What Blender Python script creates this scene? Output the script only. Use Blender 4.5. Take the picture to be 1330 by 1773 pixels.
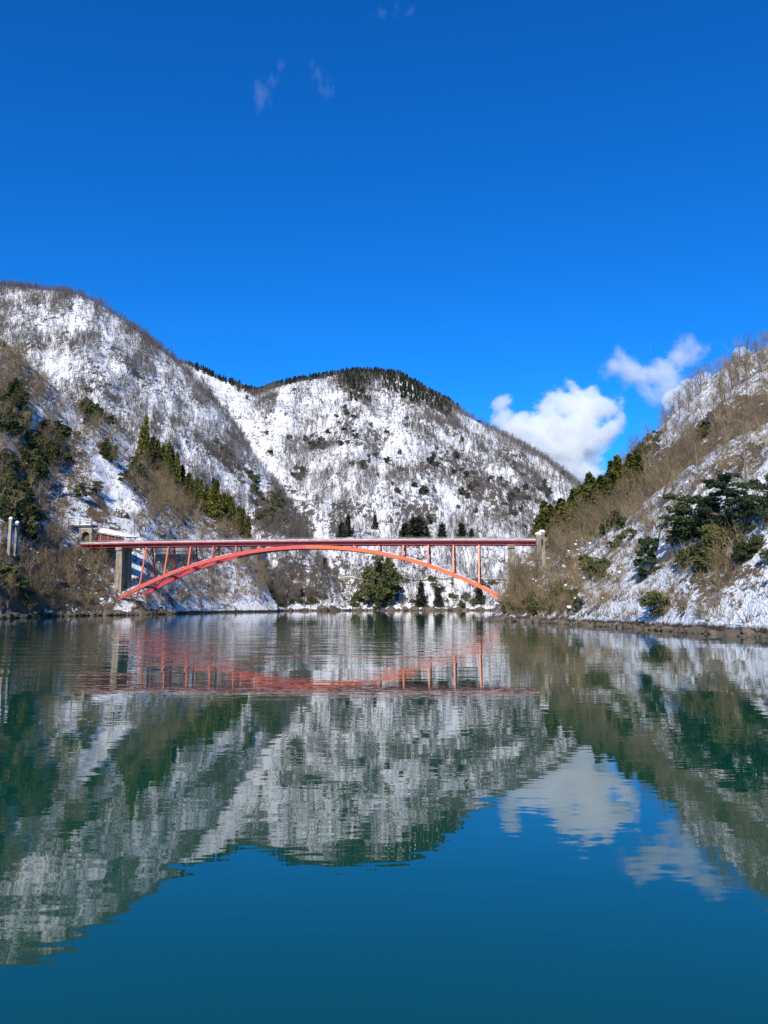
import bpy, bmesh, math, random
import numpy as np
from mathutils import Vector, Matrix, kdtree
R = math.radians
random.seed(7); rng = np.random.default_rng(7)
for o in list(bpy.data.objects): bpy.data.objects.remove(o)
scene = bpy.context.scene
COL = scene.collection

# ------------------------------------------------------------------ camera
F, CX, CY, HOR, CAMZ = 1331.0, 665.0, 886.5, 1048.0, 2.1      # photo pixels, horizon row, eye height over the water
TH = math.atan((HOR - CY) / F)
cam_d = bpy.data.cameras.new('camera'); cam = bpy.data.objects.new('camera', cam_d); COL.objects.link(cam)
cam.location = (0, 0, CAMZ); cam.rotation_euler = (math.pi/2 + TH, 0, 0)
cam_d.sensor_fit = 'HORIZONTAL'; cam_d.sensor_width = 36; cam_d.lens = 36 * F / 1330
cam_d.clip_start = 0.1; cam_d.clip_end = 60000
scene.camera = cam
# ------------------------------------------------------------------ sky and sun
SUN_EL, SUN_AZ = R(32), R(11)          # sun behind the camera, a little to its left
to_sun = Vector((-math.sin(SUN_AZ)*math.cos(SUN_EL), -math.cos(SUN_AZ)*math.cos(SUN_EL), math.sin(SUN_EL)))
w = bpy.data.worlds.new('World'); scene.world = w; w.use_nodes = True
nt = w.node_tree; bg = nt.nodes['Background']
sky = nt.nodes.new('ShaderNodeTexSky'); sky.sky_type = 'NISHITA'; sky.sun_disc = False
sky.sun_elevation = SUN_EL; sky.sun_rotation = math.pi + SUN_AZ
sky.altitude = 1200; sky.air_density = 1.0; sky.dust_density = 0.05; sky.ozone_density = 5.0
hsv = nt.nodes.new('ShaderNodeHueSaturation'); hsv.inputs['Saturation'].default_value = 1.24
tint = nt.nodes.new('ShaderNodeMix'); tint.data_type = 'RGBA'; tint.blend_type = 'MULTIPLY'; tint.inputs[0].default_value = 1; tint.inputs[7].default_value = (.20, .80, 1.15, 1)
nt.links.new(sky.outputs[0], hsv.inputs['Color']); nt.links.new(hsv.outputs[0], tint.inputs[6]); nt.links.new(tint.outputs[2], bg.inputs[0])
bg.inputs[1].default_value = 0.135
sd = bpy.data.lights.new('sun', 'SUN'); sd.energy = 4.4; sd.angle = R(0.5); sd.color = (1.0, 0.93, 0.82)
sun = bpy.data.objects.new('sun', sd); COL.objects.link(sun)
sun.rotation_euler = to_sun.to_track_quat('Z', 'Y').to_euler(); sun.location = (-60, -120, 120)
vs = scene.view_settings; vs.view_transform = 'Standard'; vs.look = 'None'; vs.exposure = 0.38; vs.gamma = 1; vs.use_curve_mapping = False
cy = scene.cycles
cy.use_denoising = True; cy.denoising_prefilter = 'NONE'; cy.denoising_input_passes = 'RGB_ALBEDO_NORMAL'
try: cy.denoiser = 'OPENIMAGEDENOISE'
except Exception: pass
cy.max_bounces = 8; cy.diffuse_bounces = 3; cy.glossy_bounces = 3; cy.volume_bounces = 7; cy.transparent_max_bounces = 8

# ------------------------------------------------------------------ pixel <-> world helpers (true depths)
ct, st = math.cos(TH), math.sin(TH)
def P(px, py, Y):
    v = (CY - py)/F; h = (px - CX)/F; k = Y/(ct - v*st)
    return np.array([h*k, Y + 0*k, CAMZ + k*(st + v*ct)])
def Pz(px, z, Y):                       # the point of height z at depth Y in column px
    zc = Y*ct + (z - CAMZ)*st
    return np.array([(px - CX)/F*zc, Y + 0*zc, z + 0*zc])
def proj(p):
    p = np.asarray(p, float)
    x, y, z = p[..., 0], p[..., 1], p[..., 2] - CAMZ
    zc = y*ct + z*st
    return CX + F*x/zc, CY - F*(-y*st + z*ct)/zc

# ------------------------------------------------------------------ numpy noise
def _h(ix, iy, iz):
    n = (ix.astype(np.int64)*374761393 + iy.astype(np.int64)*668265263 + iz.astype(np.int64)*2147483647) & 0xffffffff
    n = ((n ^ (n >> 13))*1274126177) & 0xffffffff
    return ((n ^ (n >> 16)) & 0xffff)/32767.5 - 1
def noise(x, y, z=0.0):
    x, y, z = np.broadcast_arrays(np.asarray(x, float), np.asarray(y, float), np.asarray(z, float))
    i, j, k = np.floor(x), np.floor(y), np.floor(z); a, b, c = x-i, y-j, z-k
    a, b, c = a*a*(3-2*a), b*b*(3-2*b), c*c*(3-2*c); r = 0
    for di, wa in ((0, 1-a), (1, a)):
        for dj, wb in ((0, 1-b), (1, b)):
            for dk, wc in ((0, 1-c), (1, c)):
                r = r + wa*wb*wc*_h(i+di, j+dj, k+dk)
    return r
def fbm(x, y, z=0.0, o=4):
    s, a = 0, 1.0
    for q in range(o): s = s + a*noise(x*2**q + 17*q, y*2**q - 9*q, z*2**q + 5*q); a *= .5
    return s/1.9

# ------------------------------------------------------------------ materials
def mat(name):
    m = bpy.data.materials.new(name); m.use_nodes = True; return m, m.node_tree, m.node_tree.nodes['Principled BSDF']
def ramp(t, stops):
    r = t.nodes.new('ShaderNodeValToRGB')
    while len(r.color_ramp.elements) < len(stops): r.color_ramp.elements.new(.5)
    for e, (p, c) in zip(r.color_ramp.elements, stops): e.position = p; e.color = (*c, 1)
    return r
def tnoise(t, scale, detail=4, rough=.55, src=None, mapping=None):
    n = t.nodes.new('ShaderNodeTexNoise'); n.inputs['Scale'].default_value = scale
    n.inputs['Detail'].default_value = detail; n.inputs['Roughness'].default_value = rough
    if src is None:
        g = t.nodes.new('ShaderNodeNewGeometry'); src = g.outputs['Position']
    if mapping:
        mp = t.nodes.new('ShaderNodeMapping'); mp.inputs['Scale'].default_value = mapping; t.links.new(src, mp.inputs[0]); src = mp.outputs[0]
    t.links.new(src, n.inputs['Vector']); return n
def math_n(t, op, a, b=None, c=None, clamp=False):
    n = t.nodes.new('ShaderNodeMath'); n.operation = op; n.use_clamp = clamp
    for k, v in enumerate((a, b, c)):
        if v is None: continue
        if isinstance(v, (int, float)): n.inputs[k].default_value = v
        else: t.links.new(v, n.inputs[k])
    return n.outputs[0]
def mixc(t, fac, a, b):
    n = t.nodes.new('ShaderNodeMix'); n.data_type = 'RGBA'
    for k, v in ((0, fac), (6, a), (7, b)):
        if isinstance(v, tuple): n.inputs[k].default_value = (*v, 1)
        elif isinstance(v, (int, float)): n.inputs[k].default_value = v
        else: t.links.new(v, n.inputs[k])
    return n.outputs[2]
def bump(t, b, height, dist, strength=1.0):
    n = t.nodes.new('ShaderNodeBump'); n.inputs['Distance'].default_value = dist; n.inputs['Strength'].default_value = strength
    t.links.new(height, n.inputs['Height']); t.links.new(n.outputs[0], b.inputs['Normal'])

def terrain_mat(name, grain, litter, litter2, rock, stretch=(1, .6, .8)):
    """snow that thins out to leaf litter where the 'cover' attribute says, bare rock along the waterline"""
    m, t, b = mat(name)
    at = t.nodes.new('ShaderNodeAttribute'); at.attribute_name = 'cover'
    n1 = tnoise(t, 1/grain, 6, .68, None, stretch); n2 = tnoise(t, .22/grain, 3, .5, None, stretch); n3 = tnoise(t, 4/grain, 3, .6, None, stretch)
    s = math_n(t, 'ADD', math_n(t, 'MULTIPLY_ADD', n1.outputs[0], 2.6, -1.3), math_n(t, 'MULTIPLY_ADD', n2.outputs[0], 1.3, -.65))
    s = math_n(t, 'ADD', s, math_n(t, 'MULTIPLY_ADD', n3.outputs[0], .8, -.4))
    s = math_n(t, 'ADD', s, math_n(t, 'MULTIPLY', at.outputs['Fac'], .85))
    fac = t.nodes.new('ShaderNodeMapRange'); fac.inputs[1].default_value = .30; fac.inputs[2].default_value = .50
    t.links.new(s, fac.inputs[0])
    lit = mixc(t, n3.outputs[0], litter, litter2)
    snow = mixc(t, n2.outputs[0], (.75, .745, .745), (.84, .83, .815))
    c = mixc(t, fac.outputs[0], snow, lit)
    sep = t.nodes.new('ShaderNodeSeparateXYZ'); g = t.nodes.new('ShaderNodeNewGeometry'); t.links.new(g.outputs['Position'], sep.inputs[0])
    zz = math_n(t, 'ADD', sep.outputs[2], math_n(t, 'MULTIPLY', n1.outputs[0], -1.1))
    band = t.nodes.new('ShaderNodeMapRange'); band.inputs[1].default_value = -.05; band.inputs[2].default_value = .25
    band.inputs[3].default_value = 1; band.inputs[4].default_value = 0; t.links.new(zz, band.inputs[0])
    rk = mixc(t, n3.outputs[0], rock, tuple(x*.35 for x in rock))
    c = mixc(t, band.outputs[0], c, rk)
    t.links.new(c, b.inputs['Base Color']); b.inputs['Roughness'].default_value = .85; b.inputs['Specular IOR Level'].default_value = .15
    bump(t, b, math_n(t, 'ADD', n1.outputs[0], math_n(t, 'MULTIPLY', n3.outputs[0], .4)), .5*grain, .8)
    return m
M_near = terrain_mat('near_slope_ground', 1.1, (.115, .085, .05), (.21, .16, .10), (.115, .085, .06))
M_mid = terrain_mat('hillside_ground', 2.2, (.10, .075, .05), (.18, .135, .09), (.07, .055, .04))
M_far = terrain_mat('mountain_ground', 2.3, (.06, .052, .045), (.13, .11, .09), (.07, .06, .05), (1, .3, .45))

def varied(name, c1, c2, rough=.8, scale=1.0, obj_rand=True, spec=.2, trans=0):
    m, t, b = mat(name)
    n = tnoise(t, scale, 3)
    f = n.outputs[0]
    if obj_rand:
        oi = t.nodes.new('ShaderNodeObjectInfo')
        f = math_n(t, 'MULTIPLY_ADD', n.outputs[0], .6, math_n(t, 'MULTIPLY_ADD', oi.outputs['Random'], .9, -.2), clamp=True)
    t.links.new(mixc(t, f, c1, c2), b.inputs['Base Color'])
    b.inputs['Roughness'].default_value = rough; b.inputs['Specular IOR Level'].default_value = spec
    return m
M_bark = varied('bark', (.10, .075, .055), (.19, .15, .11), scale=3)
M_twig = varied('bare_twigs', (.11, .082, .047), (.23, .175, .105), scale=.8)
M_twigfar = varied('distant_bare_trees', (.07, .06, .055), (.14, .12, .10), scale=.5)
M_scrub = varied('dark_scrub', (.045, .038, .03), (.12, .095, .07), scale=.4)
M_brush = varied('dry_brush', (.14, .098, .05), (.29, .21, .112), scale=.6)
M_cedar = varied('cedar_foliage', (.05, .058, .014), (.15, .145, .032), scale=1.2)
M_cedarfar = varied('dark_conifer_foliage', (.022, .028, .02), (.05, .058, .034), scale=1.0)
M_pine = varied('pine_foliage', (.022, .04, .018), (.065, .09, .035), scale=1.5)
M_bush = varied('evergreen_leaves', (.036, .05, .017), (.105, .115, .04), scale=1.3)
M_snow = varied('fallen_snow', (.82, .83, .85), (.9, .9, .9), scale=2, obj_rand=False)
M_plough = varied('ploughed_snow', (.26, .25, .24), (.66, .66, .67), scale=.9, obj_rand=False)
M_rockm = varied('bank_rock', (.05, .042, .034), (.16, .125, .09), scale=1.6)

def concrete_mat(name, c1, c2, streak=True):
    m, t, b = mat(name)
    tc = t.nodes.new('ShaderNodeTexCoord')
    n1 = tnoise(t, .9, 5, .6, tc.outputs['Object']); n2 = tnoise(t, 1.0, 4, .6, tc.outputs['Object'], (2.2, 2.2, .16))
    f = math_n(t, 'ADD', math_n(t, 'MULTIPLY', n1.outputs[0], .5), math_n(t, 'MULTIPLY', n2.outputs[0], .6))
    rp = ramp(t, [(.38, tuple(x*.35 for x in c1)), (.52, c1), (.68, c2)]); t.links.new(f, rp.inputs[0])
    t.links.new(rp.outputs[0], b.inputs['Base Color']); b.inputs['Roughness'].default_value = .9
    bump(t, b, n1.outputs[0], .06, .6); return m
M_conc = concrete_mat('weathered_concrete', (.22, .185, .135), (.33, .285, .215))
M_concd = concrete_mat('dark_concrete', (.07, .062, .05), (.13, .115, .09))  # darker concrete tone for footings, cross beams, gallery slab and tunnel lining
M_concl = concrete_mat('pale_concrete', (.27, .26, .24), (.42, .405, .38))
def paint_mat(name, c, fade, rough=.45):
    m, t, b = mat(name)
    tc = t.nodes.new('ShaderNodeTexCoord')
    n1 = tnoise(t, .7, 5, .65, tc.outputs['Object']); n2 = tnoise(t, 2.2, 5, .72, tc.outputs['Object'], (1, 1, .4))
    c2 = mixc(t, n1.outputs[0], c, fade)
    rust = t.nodes.new('ShaderNodeMapRange'); rust.inputs[1].default_value = .56; rust.inputs[2].default_value = .72; t.links.new(n2.outputs[0], rust.inputs[0])
    t.links.new(mixc(t, rust.outputs[0], c2, tuple(x*.55 for x in c)), b.inputs['Base Color'])
    b.inputs['Roughness'].default_value = rough; return m
M_coral = paint_mat('faded_coral_paint', (.47, .052, .036), (.54, .09, .06))
M_orange = paint_mat('orange_red_paint', (.56, .10, .026), (.62, .14, .04))
M_red = paint_mat('pink_red_paint', (.42, .036, .052), (.50, .07, .088))
M_dred = paint_mat('dark_red_paint', (.12, .022, .022), (.2, .05, .045))
M_steel = paint_mat('grey_steel', (.20, .20, .20), (.32, .31, .29))

# water: teal body, clear reflecting surface, ripples as true surface relief
def water_mat():
    m, t, b = mat('lake_water')
    g = t.nodes.new('ShaderNodeNewGeometry'); pos = g.outputs['Position']
    big = tnoise(t, .022, 2, .5, pos, (1, .55, 1))
    wind = t.nodes.new('ShaderNodeMapRange'); wind.inputs[1].default_value = .42; wind.inputs[2].default_value = .66
    wind.inputs[3].default_value = .55; wind.inputs[4].default_value = 1.5; t.links.new(big.outputs[0], wind.inputs[0])
    a = tnoise(t, .55, 2, .5, pos, (.7, 1.3, 1)); c = tnoise(t, 2.0, 2, .5, pos, (.6, 1.3, 1)); d = tnoise(t, .12, 1, .5, pos, (.5, 1.2, 1))
    h = math_n(t, 'MULTIPLY', a.outputs[0], .0055)
    h = math_n(t, 'ADD', h, math_n(t, 'MULTIPLY', c.outputs[0], .0031))
    e = tnoise(t, 5.0, 1, .5, pos, (.6, 1.2, 1)); h = math_n(t, 'ADD', h, math_n(t, 'MULTIPLY', e.outputs[0], .0009))
    h = math_n(t, 'MULTIPLY', h, wind.outputs[0])
    # fading wake of a boat: a band of longer waves across the left middle of the lake
    sp = t.nodes.new('ShaderNodeSeparateXYZ'); t.links.new(pos, sp.inputs[0])
    wob = tnoise(t, .05, 2, .5, pos)
    yy = math_n(t, 'ADD', math_n(t, 'MULTIPLY_ADD', sp.outputs[0], -.55, sp.outputs[1]), math_n(t, 'MULTIPLY_ADD', wob.outputs[0], 24, -12))
    def rng_(v, a, b):
        q = t.nodes.new('ShaderNodeMapRange'); q.interpolation_type = 'SMOOTHSTEP'; q.inputs[1].default_value = a; q.inputs[2].default_value = b; t.links.new(v, q.inputs[0]); return q.outputs[0]
    wk = math_n(t, 'MULTIPLY', math_n(t, 'MULTIPLY', rng_(yy, 24, 38), rng_(yy, 100, 62)), rng_(sp.outputs[0], 24, -6))
    wv = tnoise(t, .5, 2, .55, pos, (.3, 1.5, 1)); h = math_n(t, 'ADD', h, math_n(t, 'MULTIPLY', math_n(t, 'MULTIPLY', wv.outputs[0], .045), wk))
    h = math_n(t, 'ADD', h, math_n(t, 'MULTIPLY', d.outputs[0], .03))
    bump(t, b, h, 1.0)
    col = tnoise(t, .03, 2, .5, pos)
    t.links.new(mixc(t, col.outputs[0], (.003, .056, .031), (.003, .059, .036)), b.inputs['Base Color'])
    b.inputs['Roughness'].default_value = .015; b.inputs['IOR'].default_value = 1.8
    return m
M_water = water_mat()

# ------------------------------------------------------------------ mesh helpers
class MB:
    def __init__(s): s.v, s.f, s.mi = [], [], []
    def quad_strip(s, rings, n, close=True, m=0):
        pass
    def tube(s, pts, rad, n=3, m=0, cap=False):
        base = len(s.v); k = len(pts)
        for i, p in enumerate(pts):
            d = (pts[min(i+1, k-1)] - pts[max(i-1, 0)]).normalized()
            a = d.orthogonal().normalized() if abs(d.z) > .2 or i == 0 else d.orthogonal().normalized()
            ref = Vector((1, .3, 0)); a = (ref - d*ref.dot(d)).normalized(); b2 = d.cross(a)
            for q in range(n):
                t = 2*math.pi*q/n; s.v.append(p + (a*math.cos(t) + b2*math.sin(t))*rad[i])
        for i in range(k-1):
            for q in range(n):
                s.f.append((base+i*n+q, base+i*n+(q+1) % n, base+(i+1)*n+(q+1) % n, base+(i+1)*n+q)); s.mi.append(m)
        if cap:
            s.f.append(tuple(base+(k-1)*n+q for q in range(n))); s.mi.append(m)
            s.f.append(tuple(base+n-1-q for q in range(n))); s.mi.append(m)
    def tri(s, a, b, c, m=0):
        k = len(s.v); s.v += [a, b, c]; s.f.append((k, k+1, k+2)); s.mi.append(m)
    def quad(s, a, b, c, d, m=0):
        k = len(s.v); s.v += [a, b, c, d]; s.f.append((k, k+1, k+2, k+3)); s.mi.append(m)
    def box(s, c, d, m=0, rot=None):
        k = len(s.v); cx, cyy, cz = c; hx, hy, hz = d[0]/2, d[1]/2, d[2]/2
        for z in (-hz, hz):
            for x, y in ((-hx, -hy), (hx, -hy), (hx, hy), (-hx, hy)):
                p = Vector((x, y, z))
                if rot: p = rot @ p
                s.v.append(p + Vector(c))
        for f in ((0, 3, 2, 1), (4, 5, 6, 7), (0, 1, 5, 4), (1, 2, 6, 5), (2, 3, 7, 6), (3, 0, 4, 7)):
            s.f.append(tuple(k+i for i in f)); s.mi.append(m)
    def beam(s, a, b, wd, dp, up=Vector((0, 0, 1)), m=0):      # square bar from a to b, wd across, dp along up
        a, b = Vector(a), Vector(b); d = (b-a).normalized(); x = d.cross(up).normalized(); y = x.cross(d).normalized(); k = len(s.v)
        for p in (a, b):
            for sx, sy in ((-1, -1), (1, -1), (1, 1), (-1, 1)): s.v.append(p + x*sx*wd/2 + y*sy*dp/2)
        for f in ((3, 2, 1, 0), (4, 5, 6, 7), (0, 1, 5, 4), (1, 2, 6, 5), (2, 3, 7, 6), (3, 0, 4, 7)):
            s.f.append(tuple(k+i for i in f)); s.mi.append(m)
    def mesh(s, name, mats, smooth=False):
        me = bpy.data.meshes.new(name); me.from_pydata([tuple(v) for v in s.v], [], s.f)
        for q in (mats if isinstance(mats, (list, tuple)) else [mats]): me.materials.append(q)
        me.polygons.foreach_set('material_index', s.mi)
        if smooth: me.polygons.foreach_set('use_smooth', [True]*len(me.polygons))
        me.update(); return me
    def build(s, name, mats, parent=None, smooth=False):
        o = bpy.data.objects.new(name, s.mesh(name, mats, smooth)); COL.objects.link(o); o.parent = parent; return o
def tag(o, label=None, cat=None, group=None, kind=None):
    if label: o['label'] = label
    if cat: o['category'] = cat
    if group: o['group'] = group
    if kind: o['kind'] = kind
    return o
def empty(name, loc, rz=0):
    o = bpy.data.objects.new(name, None); COL.objects.link(o); o.location = Vector(loc); o.rotation_euler = (0, 0, rz)
    o.empty_display_size = .2; return o
def part(name, me, parent):
    o = bpy.data.objects.new(name, me); COL.objects.link(o); o.parent = parent; return o
def grid_mesh(name, pts, material, attrs=None, smooth=True):
    n, m = pts.shape[:2]
    me = bpy.data.meshes.new(name); i = np.arange(n*m).reshape(n, m)
    q = np.stack([i[:-1, :-1], i[1:, :-1], i[1:, 1:], i[:-1, 1:]], -1).reshape(-1, 4)
    me.vertices.add(n*m); me.vertices.foreach_set('co', pts.reshape(-1))
    me.loops.add(q.size); me.loops.foreach_set('vertex_index', q.reshape(-1).astype(np.int32))
    me.polygons.add(len(q)); me.polygons.foreach_set('loop_start', np.arange(0, q.size, 4, dtype=np.int32))
    me.polygons.foreach_set('use_smooth', np.full(len(q), smooth))
    me.materials.append(material)
    for k, a in (attrs or {}).items():
        at = me.attributes.new(k, 'FLOAT', 'POINT'); at.data.foreach_set('value', a.reshape(-1).astype(np.float32))
    me.update(calc_edges=True); me.validate(); return me

# ------------------------------------------------------------------ terrain
def ell(px, py, blobs):                       # soft union of ellipses given in photo pixels: land-cover maps of the slopes
    r = np.zeros_like(px)
    for (cx, cyy, rx, ry, rot, v) in blobs:
        a = R(rot); dx, dy = px-cx, py-cyy
        u = (dx*math.cos(a) + dy*math.sin(a))/rx; q = (-dx*math.sin(a) + dy*math.cos(a))/ry
        g = np.clip(1.6 - 1.2*np.sqrt(u*u+q*q), 0, 1)
        r = np.maximum(r, v*g) if v > 0 else r*(1-g) + v*g
    return r
HILLS = {}
def hill(name, cols, n, m, material, power, amp, wl, cover, back=200, seed=0, base_cover=.2, rim=1.0):
    c = np.array(cols, float); u = np.linspace(c[0, 0], c[-1, 0], n)
    k = np.ones(5)/5
    def it(j):
        a = np.interp(u, c[:, 0], c[:, j]); ap = np.pad(a, 2, mode='edge'); return np.convolve(ap, k, 'valid')
    sy, rp, ry = it(1), it(2), it(3)
    S = Pz(u, 0.0, sy).T; Rr = P(u, rp, ry).T
    Rr[:, 2] = np.maximum(Rr[:, 2], .05)
    t = np.linspace(0, 1, m)
    xy = S[:, None, :]*(1-t)[None, :, None] + Rr[:, None, :]*t[None, :, None]
    z = Rr[:, None, 2]*(t[None, :]**power)
    wgt = np.clip(np.sin(np.pi*np.clip(t, 0, 1))**.7, 0, 1)[None, :] * np.clip(Rr[:, 2]/(6*amp + 1e-6), 0, 1)[:, None]
    gx = xy[..., 0]/wl; gy = xy[..., 1]/wl
    sp = fbm(gx + seed, gy*.45 - seed, 0, 5)                        # spurs and gullies running downhill
    fine = fbm(gx*4 + 3*seed, gy*4, 0, 4)
    z = z + amp*wgt*(1 - 2*np.abs(sp)) * .8 + amp*.22*wgt*fine
    z = z + rim*amp*.06*fine*np.clip(Rr[:, 2]/(6*amp+1e-6), 0, 1)[:, None]
    z[:, 0] = 0.0; z = np.maximum(z, t[None, :]*.6)
    z[:, 1] = np.maximum(z[:, 1], .35)
    xy[..., 2] = z
    dirn = Rr[:, :2] - S[:, :2]; dirn /= np.linalg.norm(dirn, axis=1)[:, None]
    under = xy[:, :1].copy(); under[:, 0, :2] -= dirn*4; under[:, 0, 2] = -2.5
    rows = [under, xy]
    for q, (d, fz) in enumerate(((.06, .93), (.2, .7), (.5, .3), (1, 0))):
        b = xy[:, -1:].copy(); b[:, 0, :2] += dirn*back*d; b[:, 0, 2] = b[:, 0, 2]*fz - (2.5 if fz == 0 else 0); rows.append(b)
    pts = np.concatenate(rows, 1)
    px, py = proj(pts)
    sp_all = np.pad(sp, ((0, 0), (1, 4)), mode='edge'); fi_all = np.pad(fine, ((0, 0), (1, 4)), mode='edge')
    cv = base_cover + ell(px, py, cover) + .14*np.clip(.6 - 3*np.abs(sp_all), -1, .6) + .18*np.clip(fi_all, -.5, 1)      # wind-blown spurs bare, gullies snow-filled
    me = grid_mesh(name, pts, material, {'cover': np.clip(cv, -.6, 1.2)})
    o = bpy.data.objects.new(name, me); COL.objects.link(o); o['kind'] = 'structure'
    fx, fy = proj(xy)
    kd = kdtree.KDTree(xy.shape[0]*xy.shape[1])
    for q, (a, b) in enumerate(zip(fx.ravel(), fy.ravel())): kd.insert((a, b, 0), q)
    kd.balance()
    # visible: no nearer row of the same column projects higher
    run = np.minimum.accumulate(fy, 1); vis = fy <= run + 3.0
    HILLS[name] = dict(pts=xy, px=fx, py=fy, kd=kd, flat=xy.reshape(-1, 3), vis=vis)
    return o
def ground_at(hname, px, py):
    h = HILLS[hname]; co, i, d = h['kd'].find((px, py, 0)); return Vector(h['flat'][i])

# (photo column, depth of shore, photo row of ridge, depth of ridge)
hill('mountain_centre', [(60, 290, 600, 820), (250, 285, 622, 820), (330, 285, 632, 800), (370, 285, 650, 790), (430, 287, 676, 770), (450, 288, 680, 770),
      (480, 290, 668, 780), (540, 295, 656, 790), (600, 300, 648, 800), (640, 300, 644, 800), (690, 302, 650, 790), (730, 304, 672, 780), (780, 307, 700, 760),
      (810, 308, 722, 750), (850, 310, 742, 740), (900, 315, 768, 720), (950, 320, 800, 700), (985, 325, 826, 690), (1010, 330, 846, 680), (1050, 335, 880, 660),
      (1100, 340, 910, 640), (1250, 350, 925, 600)],
     330, 150, M_far, 1.12, 22, 85, [(625, 665, 40, 28, 0, .5), (700, 680, 60, 18, 25, .45), (545, 768, 34, 18, 10, .45), (590, 745, 26, 30, 0, .35), (775, 800, 50, 28, 0, .35),
      (850, 850, 60, 40, 20, .4), (720, 900, 40, 40, 0, .6), (590, 900, 22, 34, 0, .5), (560, 1010, 60, 40, 0, .75), (655, 1015, 50, 40, 0, .6), (650, 760, 40, 20, 0, .25),
      (900, 800, 40, 16, 35, .3), (520, 880, 22, 60, -30, .3)], back=260, seed=3, base_cover=.16)
hill('mountain_left', [(-420, 170, 380, 560), (-200, 185, 452, 540), (-60, 195, 482, 520), (0, 200, 496, 520), (60, 203, 500, 520), (130, 210, 508, 515), (170, 213, 526, 512), (210, 217, 553, 510),
      (250, 225, 582, 505), (300, 235, 622, 500), (340, 245, 662, 490), (400, 260, 728, 470), (440, 268, 788, 445), (480, 275, 840, 420), (520, 283, 900, 390), (545, 288, 945, 360),
      (565, 292, 985, 330), (590, 296, 1030, 310), (610, 298, 1052, 302)],
     300, 150, M_far, 1.08, 16, 62, [(470, 890, 40, 45, 0, .9), (400, 800, 60, 14, 52, .5), (290, 590, 70, 12, 50, .5), (230, 640, 60, 10, 50, .35), (520, 915, 40, 30, 40, .8),
      (480, 1010, 90, 45, 10, .75), (350, 760, 40, 10, 50, .3), (60, 620, 30, 60, 0, .25), (340, 960, 60, 20, 0, .45)], back=240, seed=8, base_cover=.1)
hill('hillside_left', [(-420, 85, 430, 255), (-200, 103, 505, 255), (-60, 116, 560, 258), (0, 121, 588, 260), (60, 138, 640, 265), (100, 147, 676, 270), (170, 158, 720, 280), (210, 164, 756, 286),
      (250, 169, 790, 290), (320, 198, 852, 296), (380, 222, 898, 298), (430, 234, 938, 298), (450, 240, 976, 290), (468, 246, 1030, 270), (480, 250, 1050, 258)],
     300, 150, M_mid, 1.0, 7, 42, [(60, 1000, 140, 70, 0, .95), (30, 850, 90, 90, 0, .6), (90, 790, 60, 45, 0, .55), (300, 850, 90, 40, 38, .8), (380, 890, 60, 30, 30, .8), (160, 700, 50, 30, 40, .5),
      (260, 960, 60, 20, 0, .4), (170, 880, 24, 24, 0, .75), (20, 640, 60, 60, 0, .6), (150, 1010, 70, 50, 0, .6), (198, 850, 20, 80, -25, -.5)], back=160, seed=5, base_cover=.16)
hill('hillside_right', [(852, 126, 1066, 130), (865, 126, 1050, 140), (880, 126, 1020, 155), (900, 125, 985, 172), (920, 124, 958, 190), (940, 122, 940, 200), (970, 118, 920, 208), (1000, 115, 898, 216), (1040, 110, 866, 232),
      (1062, 106, 846, 242), (1080, 102, 818, 248), (1100, 100, 790, 246), (1120, 97, 764, 243), (1150, 93, 734, 236), (1180, 90, 702, 230), (1210, 87, 668, 222), (1250, 83, 640, 212), (1280, 80, 622, 204),
      (1330, 76, 602, 192), (1450, 68, 545, 170), (1750, 50, 420, 140)],
     280, 130, M_mid, 1.0, 6, 40, [(1000, 920, 120, 60, -30, .9), (1120, 830, 130, 50, -32, .9), (1260, 740, 120, 40, -30, .7), (1130, 780, 18, 50, 30, .5), (1190, 790, 60, 30, -30, .6), (1210, 700, 175, 17, -42, -.75)], back=140, seed=11, base_cover=.30)
hill('bank_right', [(846, 112, 1073, 114), (856, 109, 1066, 114), (870, 106, 1046, 118), (900, 101, 1012, 121), (935, 95, 992, 122), (960, 91, 968, 122), (1000, 85, 946, 120), (1040, 79, 924, 118), (1100, 71, 880, 112), (1150, 65, 842, 104),
      (1200, 60, 802, 97), (1260, 55.5, 766, 91), (1330, 51, 730, 86), (1450, 45, 670, 78), (1750, 36, 540, 66)],
     300, 120, M_near, .92, 2.2, 16, [(930, 1040, 80, 40, 0, .9), (1010, 985, 60, 40, 20, .3), (1230, 985, 75, 45, -15, .5), (1180, 860, 60, 26, -38, .25), (1280, 800, 70, 30, -35, .45), (1120, 1000, 28, 60, 10, .2),
      (1100, 920, 60, 40, 0, -.1)], back=18, seed=2, base_cover=.05)
def flat_sheet(name, x0, x1, y0, y1, z, material):
    me = bpy.data.meshes.new(name); me.from_pydata([(x0, y0, z), (x1, y0, z), (x1, y1, z), (x0, y1, z)], [], [(0, 1, 2, 3)]); me.materials.append(material)
    o = bpy.data.objects.new(name, me); COL.objects.link(o); o['kind'] = 'structure'; return o
flat_sheet('lake_water', -900, 900, -700, 420, 0, M_water)
flat_sheet('ground', -20000, 20000, -20000, 20000, -2.2, M_far)

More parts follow.
